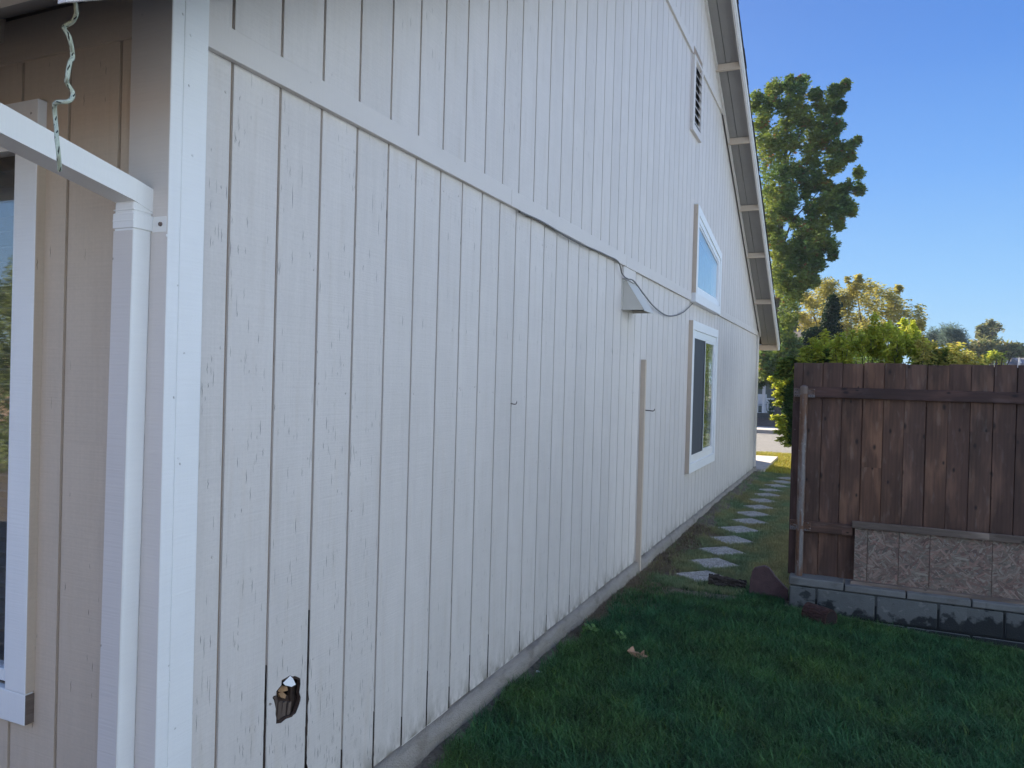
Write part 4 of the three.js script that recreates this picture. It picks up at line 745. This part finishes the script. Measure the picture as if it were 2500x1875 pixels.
// two golden green trees behind it
{
  const gold = (c, p) => { const k = rr(.7, 1.3), y = clamp(.5 + 1.5 * fbm(p.x * .4, p.y * .4, p.z * .4, 3)); return c.setRGB((.34 + .12 * y) * k, (.33 + .06 * y) * k, .09 * k); };
  const one = (label, list, z, base, tips) => {
    const t = thing('golden_tree', label, 'tree', 'golden green trees beyond the street');
    const bl = blobsAt(list, 1850, 650, .29385, z, 1.3, 2, 1.5);
    foliage('crown', spray(6, .20, .075, .18), leafMat(.5), ragged(bl, 130, 1.5, -.8, .5), 1, gold, t, .6);
    const b = P(base[0], base[1], 'z', z); b.y = -.3; part('trunk', limb([b, P(base[0], base[1], 'z', z), P(base[0] + 4, base[1] - 60, 'z', z)], .25, .1, 8, 8), M.bark, t);
    tips.forEach((l) => part('limb', limb(l.map(([x, y]) => P(1850 + x * .29385, 650 + y * .29385, 'z', z)), .08, .012, 5, 8), M.bark, t));
  };
  one('smaller golden tree left of the ivy column, beside the two storey gable', [[540, 220, 70], [480, 280, 75], [590, 200, 55], [420, 340, 60], [540, 340, 90], [470, 450, 85], [590, 420, 60], [440, 540, 70], [520, 530, 60], [385, 270, 36], [480, 600, 60], [340, 410, 30], [310, 400, 22]], -46, [2000, 850], [[[520, 600], [470, 430], [380, 260]], [[520, 600], [540, 350], [560, 180]]]);
  one('broad golden green tree rising above the middle of the brown fence', [[820, 165, 48], [760, 230, 70], [900, 220, 70], [980, 230, 60], [1120, 255, 50], [850, 320, 105], [1000, 340, 100], [1120, 340, 80], [720, 330, 60], [760, 430, 90], [900, 440, 110], [1050, 440, 100], [1180, 400, 80], [1290, 430, 75], [700, 540, 70], [800, 560, 100], [950, 560, 105], [1100, 540, 95], [1250, 510, 90], [1330, 500, 48], [1180, 580, 110], [1345, 570, 36], [900, 640, 110], [1050, 640, 110], [1250, 640, 100], [750, 120, 18], [830, 105, 16], [1170, 205, 16]], -48, [2150, 860], [[[900, 650], [850, 400], [820, 150]], [[950, 650], [1100, 430], [1180, 220]], [[1000, 650], [1250, 520], [1370, 410]]]);
}
{
  const t = thing('ivy_column', 'dark green ivy covered column in front of the golden trees', 'shrub');
  foliage('foliage', spray(6, .16, .1, .16), leafMat(.3), blobsAt([[625, 300, 26], [625, 350, 32], [615, 410, 36], [600, 470, 36], [585, 520, 44], [560, 570, 52], [480, 575, 40], [430, 590, 36], [640, 570, 46], [600, 620, 60], [520, 620, 60], [400, 640, 50], [660, 640, 50]], 1850, 650, .29385, -38, 1.2, 2, .4), 60, (c) => { const k = rr(.6, 1.3); return c.setRGB(.026 * k, .052 * k, .022 * k); }, t);
  const b = P(2028, 830, 'z', -38); part('stem', limb([V(b.x, 0, -38), b, P(2032, 740, 'z', -38)], .12, .04, 7, 6), M.bark, t);
}
// shrubs behind the fence: upright leafy shoots over a darker mass
function shrub(name, label, z, shoots, mass, cLight, cMass, per = 160, group = 'shrubs behind the brown fence', L = .062) {
  const t = thing(name, label, 'shrub', group), Z6 = (x, y, zz) => P(1850 + x * .29385, 650 + y * .29385, 'z', zz), leaf = spray(4, L, L * .42, L * .55), stems = [], list = [];
  shoots.forEach(([x, y, h]) => {
    const zz = z + rr(-.35, .35), tip = Z6(x, y, zz), foot = Z6(x + rr(-25, 25), y + h, zz + rr(-.1, .1)); foot.y = Math.min(foot.y, tip.y - .3); const m = tip.clone().lerp(foot, .5); m.x += rr(-.03, .03); const cv = new THREE.CatmullRomCurve3([foot, m, tip]); stems.push(limb([foot, m, tip], .006, .002, 5, 6));
    const len = foot.distanceTo(tip), n = Math.round(len * 175); for (let i = 0; i < n; i++) { const s = Math.pow(rnd(), .8), p = cv.getPoint(s), w = (.02 + .11 * (1 - s)) * rr(.3, 1), a = rnd() * 6.28; list.push({ c: p.add(V(Math.cos(a) * w, rr(-.02, .03), Math.sin(a) * w)), rx: .012, ry: .012, rz: .012, n: 1 }); }
  });
  foliage('foliage', leaf, leafMat(.5), list, 1, cLight, t);
  const mb = blobsAt(mass.map(([x, y, r]) => [x, y + 48, r * .85]), 1850, 650, .29385, z, .8, 1);
  foliage('foliage', leaf, leafMat(.5), ragged(mb, per * 1.7, 5, -.85, .32), 1, cMass, t, .5);
  const foot = mb[Math.floor(mb.length / 2)].c; for (let i = 0; i < 5; i++) { const sx = Math.max(1.5, foot.x) + rr(-.25, .5); stems.push(limb([V(sx, -.25, foot.z + rr(-.2, .2)), V(sx + rr(-.1, .2), 1, foot.z + rr(-.2, .2)), V(sx + rr(-.2, .3), 1.9, foot.z + rr(-.2, .2))], .02, .006, 6, 8)); }
  stems.forEach((g) => part('stem', g, M.bark, t));
}
const lime = (c) => { const k = rr(.7, 1.2), y = rnd(); return c.setRGB((.42 + .12 * y) * k, .52 * k, .07 * k); }, leafy = (c) => { const k = rr(.6, 1.3), y = rnd(); return c.setRGB((.13 + .10 * y) * k, .24 * k, .045 * k); };
shrub('privet_shrub', 'darker leafy shrub behind the left end of the brown fence', -11.6, [[560, 545, 160], [460, 610, 140], [620, 640, 120], [390, 680, 100], [520, 650, 120]], [[360, 740, 70], [450, 730, 80], [560, 740, 85], [650, 740, 80], [300, 760, 50], [240, 800, 60], [200, 860, 60], [330, 830, 80], [480, 820, 90], [600, 830, 80], [680, 830, 60]], lime, leafy);
shrub('privet_shrub', 'bright yellow green shrub with the tallest upright shoot, behind the fence middle', -11.2, [[985, 392, 280], [940, 500, 180], [1040, 480, 200], [790, 535, 180], [690, 560, 160], [850, 560, 160], [740, 600, 130], [900, 570, 150], [1000, 520, 170], [655, 620, 120]], [[720, 680, 80], [800, 670, 90], [890, 660, 100], [980, 650, 100], [1060, 680, 80], [760, 760, 80], [900, 760, 90], [1020, 760, 80], [720, 830, 60], [800, 830, 60], [880, 830, 60], [960, 830, 60], [1050, 830, 60]], lime, lime, 170);
shrub('privet_shrub', 'yellow green shrub with paired shoots right of the tallest shoot', -10.9, [[1085, 475, 200], [1130, 510, 180], [1215, 445, 240], [1290, 470, 220], [1170, 560, 140], [1250, 520, 180], [1330, 560, 140], [1380, 600, 120]], [[1130, 660, 80], [1210, 640, 90], [1290, 640, 90], [1370, 680, 70], [1180, 750, 80], [1300, 750, 80], [1400, 750, 70], [1130, 830, 60], [1220, 830, 60], [1310, 830, 60], [1400, 830, 60]], lime, lime, 170);
shrub('privet_shrub', 'lower pale green shrub behind the fence below the distant pines', -10.6, [[1345, 615, 130], [1440, 650, 110], [1480, 690, 90], [1560, 700, 80], [1640, 640, 130], [1600, 680, 110], [1700, 720, 70], [1760, 750, 60], [1820, 770, 40]], [[1440, 730, 60], [1520, 740, 60], [1600, 730, 65], [1680, 750, 55], [1760, 780, 40], [1480, 790, 50], [1640, 790, 50], [1470, 830, 50], [1560, 830, 50], [1660, 830, 50], [1750, 830, 40], [1830, 830, 40]], (c) => { const k = rr(.7, 1.3), y = rnd(); return c.setRGB((.36 + .12 * y) * k, .38 * k, .09 * k); }, leafy, 140);
// bush beside the side path: sunlit and shaded tones put into its leaf colours
{
  const t = thing('path_bush', 'bush with sun and shade put into its leaf colours, growing beside the path behind the fence end', 'shrub'), z = -14.6, leaf = spray(4, .056, .028, .03);
  const lit = [[960, 60, 50], [1030, 150, 60], [760, 230, 70], [860, 200, 55], [560, 265, 26], [640, 250, 26], [690, 400, 60], [800, 440, 60], [950, 370, 36], [770, 550, 45], [850, 580, 36], [670, 655, 22], [750, 705, 18], [790, 770, 44], [690, 885, 34], [745, 880, 26], [630, 1240, 40], [720, 1260, 55], [820, 1230, 46], [800, 1350, 50], [880, 1390, 55], [770, 1450, 36], [850, 1520, 55], [700, 1600, 36], [830, 1600, 55], [920, 1640, 55], [770, 1800, 30], [860, 1780, 40], [930, 1760, 40], [960, 1920, 40]];
  const dark = [[1000, 500, 110], [960, 640, 90], [990, 800, 100], [1000, 950, 95], [980, 1100, 100], [1020, 1250, 85], [1050, 1400, 70], [1090, 700, 90], [1060, 330, 60], [1080, 1550, 60], [1080, 1700, 50], [1100, 1000, 90], [1090, 1850, 40], [1120, 1250, 90], [1150, 400, 110], [1170, 200, 100], [1200, 700, 120], [1220, 1000, 130], [1220, 1300, 130], [1220, 1600, 120]];
  foliage('foliage', leaf, leafMat(.55), blobsAt(lit, 1830, 900, .09646, z, 1.2, 1), 26, lime, t, .6);
  foliage('foliage', leaf, leafMat(.4), blobsAt(dark, 1830, 900, .09646, z - .25, 1.4, 2, .25), 80, (c) => { const k = rr(.6, 1.3); return c.setRGB(.06 * k, .12 * k, .035 * k); }, t, .7);
  const b = P(1948, 1060, 'z', z); const st = []; for (let i = 0; i < 6; i++) st.push(limb([V(b.x + rr(.8, 1.1), -.2, z + rr(-.2, .2)), V(b.x + rr(.6, 1.0), .8, z + rr(-.2, .2)), V(b.x + rr(.3, .8), 1.9, z + rr(-.2, .2))], .016, .005, 6, 8)); st.forEach((g) => part('stem', g, M.bark, t));
}
for (const [label, x, z, h] of [['rounded pale green shrub in the garden, mirrored in the end window', -9.6, 4.6, 2.6], ['taller pale green shrub in the garden, mirrored in the end window', -12.6, 6.6, 3.4]]) {
  const t = thing('garden_shrub', label, 'shrub'), bl = []; for (let k = 0; k < 26; k++) bl.push({ c: V(x + rr(-.8, .8), rr(.3, h), z + rr(-.5, .5)), rx: .42, ry: .4, rz: .4, n: 1 });
  foliage('foliage', spray(5, .08, .04, .06), leafMat(.4), scatter(bl, 3, .6), 26, (c) => { const k = rr(.6, 1.3); return c.setRGB(.24 * k, .30 * k, .10 * k); }, t, .6);
  part('stem', limb([V(x, -.2, z), V(x + .05, .7, z), V(x, h, z)], .05, .02, 7, 6), M.bark, t);
}
{
  const t = thing('row_shrub', 'long leafy shrub row mirrored in the lower window of the gable wall', 'shrub'), bl = [];
  for (let z = -15.6; z > -20; z -= .42) for (const y of [.2, .75, 1.3, 1.85, 2.3]) bl.push({ c: V(1.75 + rr(-.2, .2), y + rr(-.1, .1), z), rx: .38, ry: .34, rz: .34, n: 1 });
  foliage('foliage', spray(4, .06, .03, .04), leafMat(.5), scatter(bl, 3, .6), 24, (c, p) => { const k = rr(.6, 1.3); return c.setRGB(.11 * k, .17 * k, .035 * k); }, t, .6);
  for (let i = 0; i < 6; i++) part('stem', limb([V(1.8, -.25, -16 - i * .7), V(1.8 + rr(-.1, .1), 1, -16 - i * .7), V(1.8 + rr(-.2, .2), 2.1, -16 - i * .7)], .025, .008, 6, 6), M.bark, t);
}
// far trees over the right end of the fence
function farTree(name, label, z, blobs, ox, oy, sc, geo, color, base, per, extra = [], group) {
  const t = thing(name, label, 'tree', group); foliage('crown', geo, leafMat(.45), ragged(blobsAt(blobs, ox, oy, sc, z, 1, 2, .8), Math.round(per * 1.5), .9, -.4, .6), 1, color, t, .6);
  const b = P(ox + base[0] * sc, oy + base[1] * sc, 'z', z), f = b.clone(); f.y = -.3; const top = P(ox + base[2] * sc, oy + base[3] * sc, 'z', z);
  part('trunk', limb([f, b, top], .28, .06, 7, 8), M.bark, t); for (const l of extra) part('limb', limb(l.map(([x, y]) => P(ox + x * sc, oy + y * sc, 'z', z)), .10, .03, 5, 6), M.bark, t);
}
const needle = spray(12, .34, .05, .34), broad = spray(8, .42, .2, .4);
const pineC = (c) => { const k = rr(.6, 1.3); return c.setRGB(.13 * k, .19 * k, .15 * k); }, oliveC = (c) => { const k = rr(.6, 1.3), y = rnd(); return c.setRGB((.17 + .10 * y) * k, .22 * k, .08 * k); };
farTree('pine_tree', 'dark round pine, left of the distant pair above the fence', -78, [[1460, 570, 36], [1435, 600, 26], [1490, 600, 30], [1460, 640, 45], [1420, 640, 24], [1500, 650, 26], [1460, 690, 50]], 1850, 650, .29385, needle, pineC, [1462, 700, 1462, 580], 60, [], 'distant pines above the fence');
farTree('pine_tree', 'dark broad pine with two rounded tops, right of the distant pair above the fence', -74, [[1600, 550, 36], [1585, 590, 45], [1660, 560, 28], [1680, 600, 28], [1640, 610, 40], [1550, 610, 26], [1600, 640, 45], [1680, 640, 30], [1560, 660, 32], [1640, 670, 40], [1690, 690, 26]], 1850, 650, .29385, needle, pineC, [1625, 720, 1610, 560], 60, [[[1620, 690], [1660, 620], [1665, 560]]], 'distant pines above the fence');
farTree('airy_tree', 'thin airy tree standing tallest over the right part of the fence', -80, [[1180, 310, 50], [1260, 320, 50], [1380, 360, 44], [1440, 390, 50], [1500, 415, 34], [980, 490, 30], [1060, 460, 40], [1150, 380, 40], [1160, 500, 60], [1280, 440, 50], [1330, 500, 60], [1460, 510, 34], [1090, 560, 44], [960, 640, 34], [1060, 620, 40], [1180, 580, 50], [1290, 600, 50], [1160, 680, 44], [1310, 680, 50], [1070, 740, 50], [1030, 790, 34], [1380, 750, 50], [1460, 730, 36], [1180, 780, 50], [1290, 800, 50], [1430, 820, 44]], 2300, 760, .09643, spray(9, .3, .14, .26), (c) => { const k = rr(.7, 1.3), y = rnd(); return c.setRGB((.22 + .08 * y) * k, .26 * k, .12 * k); }, [1265, 860, 1240, 330], 26, [[[1260, 820], [1140, 640], [960, 640]], [[1265, 740], [1400, 740], [1470, 720]], [[1250, 560], [1380, 450], [1510, 415]], [[1250, 560], [1120, 480], [970, 490]]]);
[['mound of olive green trees left under the airy tree', -76, [[900, 930, 80], [1000, 920, 90], [1100, 940, 90], [1200, 930, 80], [940, 1050, 110], [1080, 1060, 120], [1220, 1040, 110], [1330, 980, 80], [1000, 1180, 120], [830, 1080, 70], [860, 1200, 90]], [1050, 1250, 1050, 950]], ['dark green round tree just left of the white gabled houses', -77, [[1640, 920, 60], [1580, 980, 70], [1680, 1000, 80], [1760, 1060, 70], [1620, 1090, 90], [1720, 1130, 80], [1860, 1110, 60], [1910, 1080, 40], [1820, 1170, 60], [1480, 1010, 70], [1500, 1100, 80]], [1660, 1250, 1650, 950]]].forEach(([l, z, b, base]) => farTree('round_tree', l, z, b, 2300, 760, .09643, broad, oliveC, base, 46, [], 'round trees above the right part of the fence'));
farTree('lime_shrub', 'bright lime green bush just over the right fence top', -40, [[1250, 1150, 60], [1330, 1160, 70], [1420, 1190, 70], [1500, 1160, 60], [1560, 1200, 60], [1200, 1240, 70], [1350, 1260, 80], [1500, 1270, 80], [1130, 1280, 50]], 2300, 760, .09643, spray(6, .14, .08, .14), lime, [1380, 1300, 1380, 1200], 60);
farTree('yellow_tree', 'small golden tree in front of the broad distant pine', -42, [[260, 860, 50], [330, 850, 50], [240, 930, 70], [330, 940, 80], [270, 1020, 80], [370, 1000, 60], [200, 1060, 60], [350, 1080, 60]], 2300, 760, .09643, spray(6, .16, .08, .15), (c) => { const k = rr(.7, 1.3); return c.setRGB(.44 * k, .36 * k, .08 * k); }, [290, 1100, 290, 900], 60);

// ---------------------------------------------------------------- neighbouring houses, and one added for bounce light
{ // green house with a white railed porch across the street
  const h = thing('porch_house', 'grey green house with a white railed porch across the street', 'house'), g = std({ map: upTex.map, color: col(.30, .36, .34), roughness: .8 }), z0 = -36.3;
  part('wall', box(-11, -.2, -.2, 3.0, -38.6, -46, 'x', .02), g, h);
  part('porch_floor', box(-11, -.9, -.2, .16, -36.0, -38.59, 'x', .02), M.greyWood, h);
  const rf = part('roof', prism([[-35.6, 2.7], [-35.6, 2.86], [-42.5, 4.3], [-48.5, 2.86], [-48.5, 2.7]], -11.6, -.5, 'zyx'), M.shingle, h);
  const w = M.vinyl, post = (x) => { const p = part('porch_post', box(x - .065, x + .065, .16, 2.7, z0 - .06, z0 + .06, 'y', .01), w, h); part('post_base', box(x - .085, x + .085, .90, 1.0, z0 - .08, z0 + .08, 'y', .01), w, p); };
  [-2.085, -4.4, -6.8, -9.2].forEach(post);
  const rail = (x0, x1) => { part('handrail', box(x0, x1, .85, .92, z0 - .04, z0 + .04, 'x', .008), w, h); part('bottom_rail', box(x0, x1, .21, .27, z0 - .03, z0 + .03, 'x', .006), w, h); };
  rail(-2.0, -1.50); rail(-4.33, -2.17); rail(-6.7, -4.48);
  for (let x = -2.33; x > -4.3; x -= .155) part('baluster', box(x - .02, x + .02, .27, .85, z0 - .02, z0 + .02, 'y', .004), w, h);
  const bar = (x0, y0, x1, y1, t = .025) => { const L = Math.hypot(x1 - x0, y1 - y0), a = Math.atan2(y1 - y0, x1 - x0), q = new THREE.BoxGeometry(L, t * 2, .04); q.rotateZ(a); q.translate((x0 + x1) / 2, (y0 + y1) / 2, z0); part('lattice_bar', q, w, h); };
  bar(-1.98, .85, -1.72, .57); bar(-1.72, .56, -1.98, .28); bar(-1.9, .71, -1.5, .71); bar(-1.9, .36, -1.5, .36); bar(-1.9, .36, -1.9, .71); bar(-1.52, .27, -1.52, .85); bar(-1.72, .57, -1.52, .83); bar(-1.72, .56, -1.52, .3);
  const wn = part('window', box(-4.6, -3.4, 1.0, 2.3, -38.595, -38.52, 'y', .02), w, h); part('pane', box(-4.5, -3.5, 1.1, 2.2, -38.515, -38.50, 'y', 0), std({ color: col(.05, .06, .07), roughness: .1 }), wn);
  const ch = thing('porch_chair', 'white chair standing behind the porch rail across the street', 'chair', undefined, [-2.28, .16, -36.9]), cm = M.vinyl;
  part('seat', box(-.24, .24, .40, .44, -.24, .24, 'x', .01), cm, ch); part('backrest', box(-.24, .24, .46, .92, -.26, -.22, 'y', .01), cm, ch); for (const sx of [-1, 1]) { part('armrest', box(sx * .24 - .03, sx * .24 + .03, .62, .65, -.22, .24, 'z', .01), cm, ch); for (const sz of [-1, 1]) part('leg', box(sx * .22 - .02, sx * .22 + .02, 0, sz > 0 ? .62 : .42, sz * .22 - .02, sz * .22 + .02, 'y', .005), cm, ch); }
  solo('planter_shrub', (() => { const gs = []; for (let i = 0; i < 120; i++) { const q = leafGeo(rr(.14, .26), .05); q.applyMatrix4(new THREE.Matrix4().compose(V(-1.66 + rr(-.12, .12), .05 + rr(0, .7), -35.6 + rr(-.15, .15)), new THREE.Quaternion().setFromEuler(new THREE.Euler(rr(-1.4, -.6), rnd() * 6.28, 0, 'YXZ')), V(1, 1, 1))); gs.push(q); } const g2 = mergeGeometries(gs); g2.computeVertexNormals(); return g2; })(), leafMat(.3, col(.09, .16, .07)), 'pale green upright plant before the porch rail across the street', 'plant');
}
{ // two storey house half hidden by the tall tree
  const z = -62, q = (x, y) => P(1920 + x * .15666, 640 + y * .15666, 'z', z), h = thing('two_storey_house', 'blue grey two storey house half hidden behind the tall tree', 'house'), g = std({ map: upTex.map, color: col(.42, .48, .56), roughness: .8 });
  const e = q(285, 1190), t0 = q(320, 900), r = q(120, 850), L = e.x - 7, wl = q(270, 1000);
  part('wall', box(L, wl.x, -.3, q(270, 1010).y, z, z - 9, 'y', .02), g, h);
  const rf = part('roof', prism([[z + .6, q(330, 1040).y], [z + .6, q(330, 1020).y], [z - 4.5, q(120, 830).y + .4], [z - 9.6, q(330, 1020).y], [z - 9.6, q(330, 1040).y]], L - .5, q(330, 1000).x, 'zyx'), M.shingle, h);
  part('barge_board', prism([[z + .62, q(330, 1055).y], [z + .62, q(330, 1015).y], [z - 4.5, q(120, 830).y + .35], [z - 4.5, q(120, 830).y - .1]], q(330, 1000).x, q(330, 1000).x + .06, 'zyx'), std({ color: col(.10, .09, .09), roughness: .8 }), h);
  part('corner_board', box(wl.x - .25, wl.x + .03, -.3, q(270, 1012).y, z + .06, z - .2, 'y', .01), M.vinyl, h);
  const a = q(140, 1180), b = q(210, 1095), wn = part('window', box(a.x, b.x, a.y - .4, b.y, z + .002, z + .06, 'y', .02), M.vinyl, h); part('pane', box(a.x + .15, b.x - .12, a.y - .3, a.y + .45 * (b.y - a.y), z + .062, z + .07, 'y', 0), std({ color: col(.06, .07, .09), roughness: .15 }), wn);
}
{ // unseen house added at right, tinted pale blue to bounce sunlight onto the siding
  const h = thing('added_bounce_house', 'unseen pale blue house added right of the lawn to bounce sunlight onto the siding', 'house'), g = std({ map: trimTex.map, bumpMap: trimTex.bumpMap, bumpScale: .003, color: col(.56, .75, 1.0), roughness: .85 });
  part('wall', box(7.4, 15, -.4, 5.7, -19, 9, 'y', .02), g, h);
  part('roof', prism([[6.9, 5.6], [6.9, 5.75], [11.2, 7.8], [15.5, 5.75], [15.5, 5.6]], -19.5, 9.5, 'xyz'), M.shingle, h);
  for (const z of [-15, -9, -3, 3]) for (const y of [.9, 3.5]) { const w = part('window', box(7.36, 7.4, y, y + 1.3, z, z - 1.2, 'y', .01), M.vinyl, h); part('pane', box(7.35, 7.358, y + .08, y + 1.22, z - .08, z - 1.12, 'y', 0), std({ color: col(.05, .055, .06), roughness: .1 }), w); }
}
[['nearer white gabled house at the right end of the fence top', [1665, 1240], [1630, 1350], [1705, 1350], [1690, 1245], [1930, 1250], -70, [1960, 1350]], ['further white gabled house at the very right edge over the fence', [1958, 1170], [1930, 1350], [2035, 1350], [1985, 1165], [2400, 1165], -68, [2420, 1350]]].forEach(([label, top, l, r, r0_, r1_, z, e]) => {
  const q = ([x, y], zz = z) => P(2300 + x * .09643, 760 + y * .09643, 'z', zz), h = thing('white_house', label, 'house', 'white gabled houses beyond the fence'), A = q(top), B = q(l), C = q(r), D = q(r1_);
  const len = D.x - A.x, drop = A.y - C.y, half = C.x - A.x;
  part('gable_wall', prism([[B.x, -.3], [C.x, -.3], [C.x, C.y], [A.x, A.y], [B.x, B.y]], z, z - .3, 'xyz'), std({ color: col(.80, .76, .70), roughness: .8 }), h);
  part('wall', box(C.x - .3, D.x, -.3, C.y - .05, z - .3, z - 7, 'y', .02), std({ color: col(.7, .68, .64), roughness: .8 }), h);
  part('roof', prism([[z + .2, C.y - .05], [z + .2, C.y + .08], [z - 3.4, A.y + .1], [z - 7.4, C.y + .08], [z - 7.4, C.y - .05]], A.x + half * .35, D.x, 'zyx'), std({ map: shTex.map, color: col(6.5, 6.2, 6.2), roughness: .9 }), h);
});

scene.fog = new THREE.FogExp2(new THREE.Color(.62, .78, .95), .0006);
renderer.render(scene, camera);
